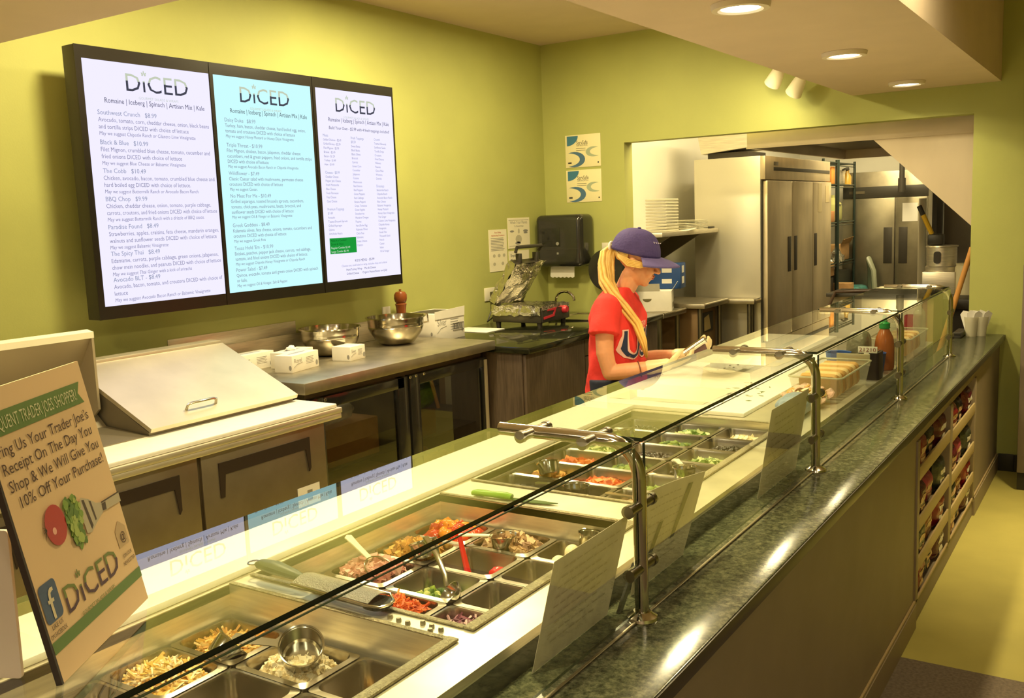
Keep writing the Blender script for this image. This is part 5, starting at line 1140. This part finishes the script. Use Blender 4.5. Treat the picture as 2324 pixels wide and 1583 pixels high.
m = MB(); m.box(-3.50, -2.965, 7.27, 7.635, .03, .90, .004); part('body', m, mat('brown_steel', '#8a6f4c', .5, .4), t)
m = MB(); m.box(-2.9645, -2.955, 7.34, 7.56, .70, .86, .002); r = part('dark_recess', m, DARKM, t)
m = MB(); m.hexa([(-2.954, 7.36, .71), (-2.952, 7.36, .71), (-2.952, 7.50, .72), (-2.954, 7.50, .72), (-2.954, 7.36, .82), (-2.952, 7.36, .82), (-2.952, 7.46, .84), (-2.954, 7.46, .84)]); part('paper', m, mat('tan_paper', '#b5a06c', .8), r)
t = thing('open_carton', 'white carton with raised flaps on the low steel table', 'box', (-3.22, 6.97, .9205), rz=.35); M = ROOTM[t]
m = MB(); m.T = M; m.box(-.15, .15, -.13, .13, 0, .16, .002); part('carton', m, WCARD, t)
m = MB(); m.T = M; m.hexa([(.148, -.13, .16), (.151, -.13, .16), (.151, .0, .16), (.148, .0, .16), (.19, -.13, .225), (.193, -.13, .225), (.193, 0, .225), (.19, 0, .225)]); m.hexa([(-.14, -.131, .16), (.06, -.131, .16), (.06, -.128, .16), (-.14, -.128, .16), (-.14, -.17, .22), (.06, -.17, .22), (.06, -.167, .22), (-.14, -.167, .22)]); part('flap', m, WCARD, t)
m = MB(); m.T = M; m.prism([(-.04 + .035 * math.cos(a), .10 + .025 * math.sin(a)) for a in [PI + j * PI / 10 for j in range(11)]], 'y', -.1306, -.1301); m.box(.1505, .151, -.02, .08, .02, .06); part('print', m, mat('carton_print', '#6a6240', .8), t, recalc=False)
t = thing('blue_carton', 'blue carton with white labels standing on the open white carton', 'box', (-3.22, 7.12, 1.0805), rz=.2); M = ROOTM[t]
m = MB(); m.T = Matrix.Translation((0, .02, .0)) @ M; m.box(-.15, .17, -.10, .10, .002, .20, .003); part('carton', m, mat('carton_blue', '#1f4a8a', .5), t)
m = MB(); m.T = Matrix.Translation((0, .02, .0)) @ M
for z in (.03, .115):
    m = MB(); m.T = Matrix.Translation((0, .02, .0)) @ M; m.box(.1705, .172, -.05, .03, z + .01, z + .065); part('white_label', m, PAPER, t)
    m = MB(); m.T = Matrix.Translation((0, .02, .0)) @ M; m.box(.02, .10, -.1015, -.1005, z + .015, z + .05); part('white_print', m, PAPER, t)
# hood over the cook line with its sloping end skirt
hd = thing('range_hood', 'big steel range hood hanging behind the opening with a sloping end skirt', 'hood', (-1.6, 8.2, 2.12))
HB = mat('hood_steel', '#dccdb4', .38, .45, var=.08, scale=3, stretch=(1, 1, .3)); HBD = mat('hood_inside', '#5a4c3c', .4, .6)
m = MB(); m.box(-2.425, -.51, 6.90, 6.93, 2.122, 2.60); m.box(-2.425, -2.395, 6.93, 9.6, 2.122, 2.60); m.box(-2.395, -.51, 9.57, 9.6, 2.122, 2.60); part('shell', m, HB, hd)
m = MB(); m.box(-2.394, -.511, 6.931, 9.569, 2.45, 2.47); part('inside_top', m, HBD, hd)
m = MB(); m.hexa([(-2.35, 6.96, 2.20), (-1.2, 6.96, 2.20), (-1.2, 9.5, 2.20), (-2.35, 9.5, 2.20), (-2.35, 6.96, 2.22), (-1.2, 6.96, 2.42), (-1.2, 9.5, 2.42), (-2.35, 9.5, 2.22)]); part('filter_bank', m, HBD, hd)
m = MB(); m.box(-2.428, -.51, 6.892, 6.899, 2.119, 2.131); m.prism([(-1.545, 2.121), (-.515, 2.121), (-.515, 1.13)], 'y', 6.905, 6.925); part('end_skirt', m, HB, hd)
# second fridge at the end wall
f2 = thing('upright_fridge', 'two door steel fridge with a black top band at the end of the kitchen', 'fridge', (-2.4, 11.6, 0))
m = MB(); m.box(-2.86, -1.95, 11.35, 11.99, .1, 2.04, .004); part('cabinet', m, STEEL_D, f2)
m = MB(); m.box(-2.86, -1.95, 11.335, 11.349, 1.75, 1.875, .003); hh = part('black_band', m, BLACKP, f2)
m = MB(); m.box(-2.79, -2.62, 11.331, 11.3345, 1.80, 1.83); part('badge', m, mat('dim_badge', '#5a5240', .4), hh)
for a, b_, hx in ((-2.855, -2.29, -2.36), (-2.28, -1.955, -2.20)):
    m = MB(); m.box(a, b_, 11.31, 11.349, .14, 1.745, .006); d = part('door', m, mat('door_grey', '#8d8876', .38, .9, var=.2, scale=4), f2)
    m = MB(); m.box(hx - .045, hx + .045, 11.304, 11.309, 1.02, 1.42, .002); part('handle_recess', m, DARKM, d)
    if hx > -2.3: m = MB(); m.box(-2.21, -2.05, 11.306, 11.309, 1.48, 1.68); part('notice', m, PAPER, d)
m = MB(); m.cyl((-2.18, 11.1, 1.85), (-2.18, 11.1, 2.779), .028, seg=12); m.cyl((-2.18, 11.1, 1.80), (-2.18, 11.1, 1.95), .04, seg=12); single('hanging_pipe', m, DARKM, 'dark hanging pipe in front of the far fridge', 'pipe')
# wire rack
rk = thing('wire_rack', 'dark green wire rack crowded with boxes beyond the fridge', 'rack', (-2.95, 10.9, 0)); RG = mat('rack_green', '#1e2c26', .4)
for (x, y) in ((-2.72, 10.0), (-2.72, 10.55), (-2.72, 11.28), (-3.2, 10.0), (-3.2, 11.28)):
    m = MB(); m.cyl((x, y, 0), (x, y, 2.16), .022 if y == 10.55 else .014, seg=10); part('post', m, RG, rk)
LEV = (.30, .72, 1.07, 1.50, 1.90, 2.13)
for z in LEV:
    m = MB()
    for x in (-2.72, -3.2): m.tube([(x, 9.99, z), (x, 11.29, z)], .008, 6); m.tube([(x, 9.99, z - .03), (x, 11.29, z - .03)], .005, 6)
    for i in range(14): m.tube([(-2.72, 9.99 + .1 * i, z + .004), (-3.2, 9.99 + .1 * i, z + .004)], .004, 5)
    part('shelf', m, RG, rk)
def rbox(y0, y1, z, h, mt, lab, x1=-2.74, dp=.3):
    m = MB(); m.box(x1 - dp, x1, y0, y1, z + .0085, z + h, .005); return single('stock_box', m, mt, lab, 'box', 'stock on the wire rack')
rbox(10.40, 10.53, 1.90, .19, mat('orange_box', '#c9863c', .6), 'orange box on the upper level of the wire rack')
t = thing('stock_pot', 'wide steel pot with dark handles on the upper level of the wire rack', 'pot', (-2.9, 11.0, 1.9085)); m = MB(); m.lathe([(0, 0), (.17, 0), (.175, .01), (.175, .15), (.18, .153), (.17, .15), (.165, .01), (0, .008)], (-2.93, 10.98, 1.9085), 28); part('pot', m, STEEL, t)
m = MB(); m.tube([(-2.76, 10.90, 2.06), (-2.73, 10.90, 2.075), (-2.73, 11.06, 2.075), (-2.76, 11.06, 2.06)], .010, 8); part('handle', m, DARKM, t)
bottle('oil_bottle', (-2.78, 11.2, 1.9085), [(0, 0), (.045, 0), (.045, .09), (.02, .13), (.018, .17)], mat('amber_bottle', '#c9a14a', .25), 'amber bottle beside the steel pot on the rack', [(.02, .171), (.02, .19), (0, .191)], DARKM)
rbox(10.36, 10.53, 1.50, .125, mat('kraft_box', '#b07c4c', .7), 'brown box with a red lid under the orange jar on the rack')
bottle('orange_jar', (-2.84, 10.43, 1.626), [(0, 0), (.045, 0), (.045, .09), (.03, .11)], mat('orange_jar_side', '#c9562a', .4), 'orange jar standing on a brown box on the rack', [(.04, .1105), (.04, .13), (0, .131)], mat('jar_lid', '#cfc8a8', .4))
t = thing('vinegar_jug', 'pale yellow jug with a handle on the middle level of the wire rack', 'jug', (-2.88, 11.0, 1.5085)); m = MB(); m.box(-2.96, -2.80, 10.85, 11.10, 1.5085, 1.70, .03); m.lathe([(.10, .19), (.05, .24), (.024, .26), (.024, .29), (0, .29)], (-2.88, 10.97, 1.5085), 20); part('jug', m, mat('jug_pale', '#cfcf88', .25), t)
m = MB(); m.box(-2.80, -2.797, 10.87, 10.94, 1.53, 1.60); part('label', m, mat('label_green', '#5a6a3a', .6), t)
m = MB(); m.slab(crumple(lambda u, v: (-2.76 - .12 * v, 10.34 + .20 * u, 1.08 + .14 * math.sin(PI * v)), .03, 14, 9), 16, 12, .002); single('foil_wad', m, FOIL, 'crumpled foil on the lower level of the rack, left of the thick post', 'foil')
m = MB(); m.slab(crumple(lambda u, v: (-2.70 - .12 * v, 10.60 + .22 * u, 1.08 + .18 * math.sin(PI * v) * math.sin(PI * u)), .035, 13, 12), 16, 12, .002); single('foil_wad', m, FOIL, 'crumpled foil on the lower level of the rack, right of the thick post', 'foil')
t = thing('open_box', 'open brown box with flaps on the lower level of the wire rack', 'box', (-2.9, 11.0, 1.0785)); m = MB(); m.box(-3.05, -2.76, 10.86, 11.24, 1.0785, 1.25, .004); part('box', m, CARD, t)
m = MB(); m.hexa([(-2.762, 10.86, 1.251), (-2.758, 10.86, 1.251), (-2.758, 11.24, 1.251), (-2.762, 11.24, 1.251), (-2.72, 10.82, 1.31), (-2.715, 10.82, 1.31), (-2.715, 11.26, 1.33), (-2.72, 11.26, 1.33)]); part('flap', m, CARD, t)
rbox(10.30, 10.53, .93, .15, CARD, 'brown box low on the rack left of the thick post'); 
rbox(10.30, 10.50, .72, .20, BLACKP, 'black bin on the low level of the rack')
rbox(10.26, 10.60, .30, .40, mat('tall_carton', '#b78a50', .75), 'tall brown carton at the foot of the rack nearest the fridge', x1=-2.60, dp=.2)
rbox(10.60, 10.72, .30, .55, CARD, 'narrow upright brown carton beside the teal bag', x1=-2.58, dp=.2)
rbox(10.62, 11.2, .72, .24, mat('dark_bin', '#3a3a30', .5), 'dark open bin on the low level of the rack')
bag('teal_bag', (-2.62, 10.98, .62), (.12, .22, .085), mat('teal_film', '#3f7a78', .3, var=.5, scale=25, bump=.8, bscale=35), 'clear bag of teal packages at the foot of the rack', seed=23)
m = MB(); m.box(-2.74, -2.50, 10.76, 11.2, 0, .618); single('stock_crate', m, DARKM, 'dark crate under the teal bag', 'crate')
m = MB(); m.tube([(-2.44, 11.06, .75), (-2.46, 11.08, .95), (-2.52, 11.13, 1.08), (-2.52, 11.20, .95), (-2.52, 11.25, .62), (-2.52, 11.25, .0)], .03, 10); single('grey_hose', m, mat('hose_grey', '#8d927c', .4), 'looped pale grey hose beside the teal bag', 'hose')
# cook line things at the right
t = thing('cook_table', 'dark topped cook table at the right of the kitchen', 'table', (-.85, 8.2, 0)); m = MB(); m.box(-1.55, -.52, 7.35, 9.4, .93, 1.0, .004); part('top', m, mat('dark_table_top', '#2a2620', .4), t)
m = MB(); m.box(-1.5, -.53, 7.40, 9.35, .1, .929); part('body', m, DARKM, t)
t = thing('steamer_pot', 'square steel food warmer at the right of the kitchen', 'pot', (-1.25, 7.8, 1.0005)); m = MB(); m.box(-1.36, -1.13, 7.70, 7.98, 1.0005, 1.17, .006); part('base', m, STEEL, t); m = MB(); m.lathe([(0, .17), (.115, .17), (.118, .20), (.105, .21), (.105, .345), (.115, .35), (.112, .36), (0, .362)], (-1.245, 7.84, 1.0005), 24); part('pot', m, STEEL, t)
m = MB(); m.prism(rrect(-1.285, -1.235, 1.23, 1.32, .02), 'y', 7.725, 7.73); part('dark_window', m, DARKM, t)
bottle('white_tub', (-1.06, 7.75, 1.0005), [(0, 0), (.075, 0), (.08, .02), (.08, .20), (.07, .215), (.075, .23), (0, .231)], mat('tub_white', '#cfc5a4', .4), 'round white tub beside the steel food warmer')
t = thing('brush_holder', 'black holder with a yellow handled brush standing on the food warmer', 'brush', (-1.29, 7.85, 1.363)); m = MB(); m.box(-1.345, -1.235, 7.80, 7.90, 1.363, 1.445, .012); part('holder', m, BLACKP, t)
m = MB(); m.cyl((-1.32, 7.85, 1.445), (-1.385, 7.85, 1.59), .018, seg=10); part('yellow_handle', m, mat('yellow_handle', '#e0b52c', .4), t)
m = MB(); m.cyl((-1.386, 7.85, 1.592), (-1.415, 7.85, 1.66), .0185, seg=10); part('black_tip', m, BLACKP, t)
m = MB(); m.cyl((-1.70, 9.6, 0), (-1.70, 9.6, 1.72), .035, seg=12); single('white_pipe', m, mat('white_pipe_paint', '#d8d2bc', .4), 'white upright pipe right of the far fridge', 'pipe')
m = MB(); m.box(-1.62, -1.58, 9.62, 10.4, 0, 1.80); single('dark_panel', m, DARKM, 'dark upright panel edge beside the white pipe', 'panel')
m = MB(); m.box(-1.57, -.52, 9.95, 9.99, 0, 2.1); single('grey_partition', m, mat('partition_grey', '#7d7464', .5), 'plain grey partition behind the food warmer', 'partition')
t = thing('wood_pole', 'light wooden pole leaning at the right side of the opening', 'pole', (-1.06, 6.80, 0)); m = MB(); m.cyl((-1.27, 6.78, .0), (-.897, 6.765, 1.39), .017, seg=12); part('shaft', m, mat('pole_wood', '#c98f4c', .5, var=.15, scale=20, stretch=(1, 1, .1)), t)
# ------------------------------------------------------------------ the girl behind the counter
GT = Matrix.Translation((-2.085, 4.10, 0)) @ Matrix.Rotation(math.radians(10), 4, 'Z')   # local: x forward, y left, z up
SKIN = mat('skin', '#d2936a', .5, var=.06, scale=30, sss=.08); HAIR = mat('blond_hair', '#d9b060', .45, var=.2, scale=8, stretch=(3, 3, 2)); SHIRT = mat('red_shirt', '#d8322c', .85, var=.07, scale=18, bump=.3, bscale=30)
CAPM = mat('purple_cap', '#43356e', .8, var=.08, scale=30, bump=.25, bscale=90); JEAN = mat('navy_jeans', '#1f2438', .85, var=.12, scale=60); GLOVE = mat('clear_glove', '#eed9a8', .35, alpha=.8)
def solid(parts, vox, smooth=3, name='r'):
    """overlapping rounded pieces fused into one continuous skin (voxel remesh), returned as a bmesh"""
    me = bpy.data.meshes.new('t'); bmesh.ops.recalc_face_normals(parts.b, faces=parts.b.faces); parts.b.to_mesh(me); parts.b.free()
    o = bpy.data.objects.new('t', me); COL.objects.link(o); md = o.modifiers.new('r', 'REMESH'); md.mode = 'VOXEL'; md.voxel_size = vox
    s = o.modifiers.new('s', 'SMOOTH'); s.iterations = smooth; s.factor = .5
    dg = bpy.context.evaluated_depsgraph_get(); e = o.evaluated_get(dg); r = bpy.data.meshes.new_from_object(e)
    mb = MB(); mb.b.from_mesh(r); bpy.data.objects.remove(o); bpy.data.meshes.remove(me); bpy.data.meshes.remove(r); return mb
def chain(m, pts, rad, seg=14):
    m.tube(pts, rad, seg)
    for p, r in zip(pts, rad): m.ell(p, r, 12, 8)
HM = Matrix.Translation((.110, 0, 1.475)) @ Matrix.Rotation(math.radians(17), 4, 'Y') @ Matrix.Rotation(math.radians(6), 4, 'Z')
def hand(m, wrist, d, palm_n, side, curl, k=1.0, grow=0.):
    """palm, four unequal bent fingers and a thumb from the palm's side; d pointing way, palm_n out of the palm, side = towards the thumb"""
    d = Vector(d).normalized(); n_ = Vector(palm_n); n_ = (n_ - d * n_.dot(d)).normalized(); s = n_.cross(d) * side
    w_ = Vector(wrist); R = Matrix((d, s, n_)).transposed().to_4x4()
    m.ell(w_ + d * .045 * k, (.050 * k + grow, .039 * k + grow, .016 * k + grow), 16, 10, M=R)
    m.ell(w_ + d * .012 * k, (.030 * k + grow, .028 * k + grow, .020 * k + grow), 14, 9, M=R)
    for j, (off, L_, r) in enumerate(((.028, .070, .0085), (.010, .078, .0088), (-.009, .073, .0084), (-.027, .058, .0075))):
        p = w_ + d * (.080 * k - abs(off) * .2) + s * off * k; pts = [p - d * .03 * k, p]; a = curl * .45; dd = d
        for seg_, ln in enumerate((.42, .32, .26)):
            dd = (d * math.cos(a) + n_ * math.sin(a)); p = p + dd * L_ * ln * k; pts.append(p); a += curl
        chain(m, pts, [r * k + grow, r * 1.02 * k + grow, r * .95 * k + grow, r * .88 * k + grow, r * .72 * k + grow], 10)
    b = w_ + d * .025 * k + s * .026 * k; t1 = (d * .55 + s * .6 + n_ * .45).normalized(); t2 = (d * .85 + s * .1 + n_ * .55).normalized()
    chain(m, [b, b + t1 * .030 * k, b + t1 * .034 * k + t2 * .026 * k, b + t1 * .034 * k + t2 * .046 * k], [.0125 * k + grow, .0108 * k + grow, .0098 * k + grow, .0078 * k + grow], 10)
RW, LW = (.262, -.145, 1.000), (.325, .125, 1.012)
RD, LD = (.90, .42, .16), (.86, -.30, .30)
def arms(m):
    chain(m, [(.0, -.150, 1.268), (-.005, -.195, 1.16), (.0, -.212, 1.06), (.022, -.212, .968)], [.044, .044, .041, .036])
    chain(m, [(.022, -.212, .968), (.10, -.20, .976), (.185, -.170, .988), RW], [.036, .0385, .031, .0235])
    chain(m, [(.0, .150, 1.268), (.0, .195, 1.16), (.01, .21, 1.05), (.05, .21, .97)], [.044, .044, .041, .036])
    chain(m, [(.05, .21, .97), (.14, .19, .982), (.24, .15, .998), LW], [.036, .0385, .031, .0235])
def head(m):
    T0 = m.T.copy(); m.T = T0 @ HM
    m.ell((-.012, 0, .035), (.098, .076, .092), 24, 16); m.ell((.020, 0, -.045), (.066, .058, .072), 20, 14); m.ell((.055, 0, -.098), (.022, .024, .017), 14, 10)
    m.ell((.058, .030, -.035), (.030, .026, .032), 12, 10); m.ell((.058, -.030, -.035), (.030, .026, .032), 12, 10); m.ell((.066, 0, .030), (.024, .050, .026), 14, 10)
    chain(m, [(.084, 0, .008), (.094, 0, -.010), (.105, 0, -.030)], [.008, .0095, .0125]); m.ell((.094, .010, -.034), (.010, .007, .007), 10, 8); m.ell((.094, -.010, -.034), (.010, .007, .007), 10, 8)
    m.ell((.082, 0, -.056), (.013, .022, .006), 12, 8); m.ell((.079, 0, -.068), (.013, .019, .007), 12, 8); m.ell((.066, 0, -.076), (.016, .03, .014), 12, 8)
    for s in (-1, 1): m.ell((-.012, s * .074, -.012), (.019, .008, .030), 12, 10, M=Matrix.Rotation(-.2, 4, 'Y')); m.ell((-.006, s * .076, -.036), (.009, .006, .010), 8, 6)
    m.T = T0
    chain(m, [(.005, 0, 1.26), (.035, 0, 1.325), (.075, 0, 1.40)], [.062, .048, .050])
base = GT @ Vector((0, 0, 0))
girl = thing('person', 'girl in purple cap and red USA shirt looking down at her gloved hands', 'person', (base.x, base.y, 0)); 
m = MB(); m.T = GT
head(m); arms(m)
m.ell((0, 0, 1.20), (.095, .150, .14), 20, 14); m.ell((.0, 0, 1.02), (.088, .128, .16), 20, 14); m.ell((-.01, 0, .90), (.105, .150, .11), 20, 14); chain(m, [(.0, -.12, 1.27), (.0, .12, 1.27)], [.042, .042])
for s in (-1, 1):
    chain(m, [(-.005, s * .085, .87), (.0, s * .09, .68), (.005, s * .09, .49), (-.015, s * .09, .28), (-.03, s * .09, .10)], [.092, .076, .056, .052, .037])
    chain(m, [(-.04, s * .09, .045), (.05, s * .10, .035), (.12, s * .105, .028)], [.038, .036, .028])
hand(m, RW, RD, (-.1, .3, .9), -1, .42); hand(m, LW, LD, (0, -.5, .85), 1, .62)
body = solid(m, .0045, 2); part('body', body, SKIN, girl, ang=3)
EYE = mat('eye_white', '#e8ded0', .2); IRIS = mat('eye_dark', '#3a2a1e', .2); LIP = mat('lips', '#b05a4c', .45); BROW = mat('brow', '#8a6434', .8)
for s in (-1, 1):
    m = MB(); m.T = GT @ HM; m.ell((.079, s * .030, -.004), (.009, .012, .0065), 14, 10); m.ell((.086, s * .030, -.006), (.0035, .0055, .005), 10, 8, mi=1); part('eye', m, [EYE, IRIS], girl)
    m = MB(); m.T = GT @ HM; m.tube([(.090, s * .016, .013), (.090, s * .030, .018), (.080, s * .046, .013)], [.003, .0035, .002], 8); part('eyebrow', m, BROW, girl)
    m = MB(); m.T = GT @ HM; m.tube([(.087, s * .020, -.001), (.089, s * .030, .0015), (.083, s * .042, -.002)], [.0012, .002, .0012], 6); part('eyelash', m, IRIS, girl)
m = MB(); m.T = GT @ HM; m.ell((.0905, 0, -.0565), (.0060, .018, .0045), 12, 8); m.ell((.0880, 0, -.0665), (.0060, .016, .0050), 12, 8); part('lips', m, LIP, girl)
# shirt
def ring(z, cf, rf_, rl, n=40, k=2.4):
    out = []
    for i in range(n):
        a = 2 * PI * i / n; c, s = math.cos(a), math.sin(a)
        out.append((cf + rf_ * math.copysign(abs(c) ** (2 / k), c), rl * math.copysign(abs(s) ** (2 / k), s), z))
    return out
m = MB(); m.T = GT
RG_ = [(.835, -.012, .142, .172), (.86, -.010, .142, .172), (.95, -.006, .134, .164), (1.05, -.002, .128, .162), (1.14, .002, .130, .166), (1.21, .002, .126, .170), (1.265, -.002, .108, .166), (1.305, .0, .086, .140), (1.335, .010, .070, .098), (1.350, .020, .062, .074)]
rows = [[m._v((p[0] + .006 * math.sin(5 * math.atan2(p[1], p[0]) + z * 30), p[1] + .004 * math.sin(7 * math.atan2(p[1], p[0]) + z * 22), p[2])) for p in ring(z, cf, a, b_)] for z, cf, a, b_ in RG_]
for A, B_ in zip(rows, rows[1:]):
    for i in range(40): m.b.faces.new([A[i], A[(i + 1) % 40], B_[(i + 1) % 40], B_[i]])
m.b.faces.new(rows[0]); m.b.faces.new(rows[-1])
for s in (-1, 1): m.tube([(.0, s * .10, 1.275), (.0, s * .150, 1.262), (-.004, s * .182, 1.215), (-.004, s * .200, 1.18), (-.002, s * .212, 1.145)], [.062, .070, .069, .070, .073], 22)
sh = solid(m, .008, 4)
for v in sh.b.verts:                                                        # soft folds
    q = v.co; n_ = noise.noise(Vector((q.x * 16, q.y * 16, q.z * 7))); v.co += Vector((n_, noise.noise(q * 15), 0)) * .006
sh.b.normal_update(); BVH = BVHTree.FromBMesh(sh.b)
shirt = part('red_shirt', sh, SHIRT, girl, ang=3)
def on_shirt(word, z, size, mats_, lat0, spacing=1.0, off=.003, grow=0.):
    """lettering pressed onto the chest of the shirt"""
    V, F_, wd = text_mesh(word); nb = bmesh.new(); vs = [nb.verts.new((x * spacing, y, 0)) for x, y in V]
    for f in F_:
        try: nb.faces.new([vs[i] for i in f])
        except ValueError: pass
    bmesh.ops.triangulate(nb, faces=nb.faces); bmesh.ops.subdivide_edges(nb, edges=nb.edges, cuts=2, use_grid_fill=True)
    bmesh.ops.subdivide_edges(nb, edges=[e for e in nb.edges if e.calc_length() > .12], cuts=1, use_grid_fill=True)
    fw = (GT.to_3x3() @ Vector((1, 0, 0)))
    for v in nb.verts:
        lat = lat0 + v.co.x * size; zz = z + v.co.y * size
        p = GT @ Vector((.5, lat, zz)); h_, nn_, _, _ = BVH.ray_cast(p, -fw)
        v.co = (h_ + nn_ * off) if h_ is not None else p - fw * .36
    mm = MB(); mm.add(nb); return part('shirt_lettering', mm, mats_, shirt, recalc=False, ang=3)
NAVY = mat('letter_navy', '#1c2a4a', .8); PALE = mat('letter_pale', '#e0b8ac', .8)
def outline(word, z, size, lat0, spacing):
    for dx in (-1, 0, 1):
        for dz in (-1, 0, 1):
            if dx or dz: on_shirt(word, z + .006 * dz, size, PALE, lat0 + .006 * dx, spacing, .003)
wd = text_mesh('USA')[2]
outline('USA', 1.025, .190, -.150, .25 / (.190 * wd)); on_shirt('USA', 1.025, .190, NAVY, -.150, .25 / (.190 * wd), .0045)
on_shirt('TEAM', 1.165, .035, PALE, -.045, .9, .003)
# jeans
m = MB(); m.T = GT
for s in (-1, 1): m.tube([(-.01, s * .078, .92), (-.005, s * .085, .80), (.0, s * .09, .66), (.005, s * .092, .48), (-.012, s * .092, .28), (-.025, s * .092, .09)], [.112, .106, .088, .068, .062, .052], 20)
jn = solid(m, .009, 3); part('jeans', jn, JEAN, girl, ang=3)
for s in (-1, 1):
    m = MB(); m.T = GT; m.ell((.045, s * .10, .038), (.135, .048, .040), 20, 12); m.box(-.085, .17, s * .10 - .044, s * .10 + .044, 0.001, .02, .01); part('shoe', m, DARKM, girl)
# cap
CM = HM @ Matrix.Rotation(math.radians(-7), 4, 'Y'); m = MB(); m.T = GT @ CM; cc = Vector((-.018, 0, .050))
def dome(u, v):
    a, b_ = 2 * PI * u, PI / 2 * v
    return (cc.x + .119 * math.cos(a) * math.cos(b_) ** .8, .093 * math.sin(a) * math.cos(b_) ** .8, cc.z - .022 + .118 * math.sin(b_) - .010 * math.cos(a) * (1 - v))
m.slab(dome, 40, 14, .003); cap = part('cap', m, CAPM, girl, ang=3)
m = MB(); m.T = GT @ CM
def brim(u, v):
    a = (u - .5) * 2.35; r0, r1 = .094, .100 + .088 * math.cos(a * .75) ** 1.2; r = r0 + (r1 - r0) * v
    return (cc.x + r * 1.16 * math.cos(a) - .004, r * .98 * math.sin(a), cc.z - .030 - .030 * v * v + .004 * v - .010 * (math.sin(a)) ** 2 * v)
m.slab(brim, 24, 8, .003); part('brim', m, mat('purple_brim', '#564a80', .8, bump=.2, bscale=90), cap, ang=3)
m = MB(); m.T = GT @ CM; m.ell((cc.x, 0, cc.z + .098), (.009, .009, .005), 12, 8); part('button', m, CAPM, cap)
m = MB(); m.T = GT @ CM
for j, y in enumerate((-.050, -.038, -.027, -.014)): m.tube([(.066 + .008 * j, y - .002, .098 - .002 * j), (.070 + .008 * j, y + .002, .092), (.067 + .008 * j, y + .006, .096 - .002 * j)], .0016, 5)
part('stitched_mark', m, mat('stitch_pale', '#cfc4d8', .6), cap)
# hair: side wisps under the cap and the long tail over the shoulder
m = MB(); m.T = GT @ HM
def shell(u, v):
    a, b_ = PI * (.58 + .84 * u), -.62 + .95 * v
    return (-.016 + .106 * math.cos(a) * math.cos(b_), .083 * math.sin(a) * math.cos(b_), .030 + .088 * math.sin(b_))
m.slab(shell, 24, 10, .004); hair = part('hair', m, HAIR, girl, ang=3)
for s in (-1, 1):
    m = MB(); m.T = GT @ HM
    for j in range(5): m.tube([(.062 + .003 * j, s * (.068 - .001 * j), .018 - .003 * j), (.03, s * (.081 + .001 * j), .002 - .006 * j), (-.03, s * (.083 + .002 * j), .0 - .007 * j), (-.085, s * .060, .008 - .003 * j), (-.125, s * .016, .035)], [.003, .006, .007, .008, .006], 8, sq=.6)
    part('side_lock', m, HAIR, hair, ang=3)
m = MB(); m.T = GT
rr = random.Random(31); CT = [(-.012, -.012, 1.540), (-.034, -.026, 1.510), (-.040, -.045, 1.455), (-.026, -.082, 1.385), (.018, -.118, 1.325), (.078, -.132, 1.262), (.128, -.116, 1.185), (.154, -.108, 1.10), (.166, -.102, 1.045)]
for j in range(26):
    a, r = rr.uniform(0, 6.28), rr.uniform(.2, 1)
    pts = []
    for i, c in enumerate(CT):
        k_ = (.016, .030, .034, .034, .032, .028, .024, .018, .008)[i] * r; pts.append((c[0] + k_ * math.cos(a + .25 * i), c[1] + k_ * .6 * math.sin(a + .25 * i), c[2] + k_ * .5 * math.sin(a * 2) - (.02 * rr.random() if i == 8 else 0)))
    m.tube(pts, [.006, .009, .0105, .0105, .010, .009, .008, .006, .002], 7)
part('pony_tail', m, HAIR, hair, ang=3)
m = MB(); m.T = GT; m.tube([(-.018 + .004 * math.cos(a), .022 * math.cos(a) - .012, 1.540 + .022 * math.sin(a)) for a in [j * PI / 8 for j in range(16)]], .006, 8, closed=True); part('hair_tie', m, mat('pale_tie', '#e0d4c8', .6), hair)
# gloves over both hands, dark wrist band
for W_, D_, N_, s_, c_ in ((RW, RD, (-.1, .3, .9), -1, .42), (LW, LD, (0, -.5, .85), 1, .62)):
    m = MB(); m.T = GT; hand(m, W_, D_, N_, s_, c_, grow=.0025); d_ = Vector(D_).normalized(); w_ = Vector(W_)
    back = Vector((.185, -.170, .988)) if s_ == -1 else Vector((.24, .15, .998)); chain(m, [w_ + (back - w_) * .85, w_ + (back - w_) * .3, w_ + d_ * .01], [.0345, .031, .029])
    part('plastic_glove', solid(m, .0048, 2), GLOVE, girl, ang=3)
m = MB(); m.T = GT; c0 = Vector((.155, -.181, .984)); ax = Vector((.9, .38, .2)).normalized(); u_ = ax.orthogonal().normalized(); v_ = ax.cross(u_)
m.tube([c0 + (u_ * math.cos(a) + v_ * math.sin(a)) * .037 for a in [j * PI / 12 for j in range(24)]], .0025, 6, closed=True); part('wrist_band', m, mat('wrist_cord', '#6a3424', .6), girl)
# the pack she holds
hp_ = GT @ Vector((.385, -.045, 1.050)); pk = thing('silver_pack', 'small dark pack with a shiny silver rim held in the gloved hands', 'pack', hp_)
R_ = GT.to_3x3().to_4x4() @ Matrix.Rotation(.1, 4, 'Z')
m = MB(); m.T = Matrix.Translation(hp_) @ R_; m.hexa([(-.028, -.006, -.040), (.060, -.006, -.012), (.060, .006, -.012), (-.028, .006, -.040), (-.046, -.006, -.008), (.040, -.006, .048), (.040, .006, .048), (-.046, .006, -.008)]); part('pack', m, mat('pack_brown', '#5a3a3a', .5), pk)
m = MB(); m.T = Matrix.Translation(hp_) @ R_; m.tube([(-.052, 0, -.010), (.044, 0, .056)], .0175, 16); part('silver_rim', m, STEEL_B, pk)
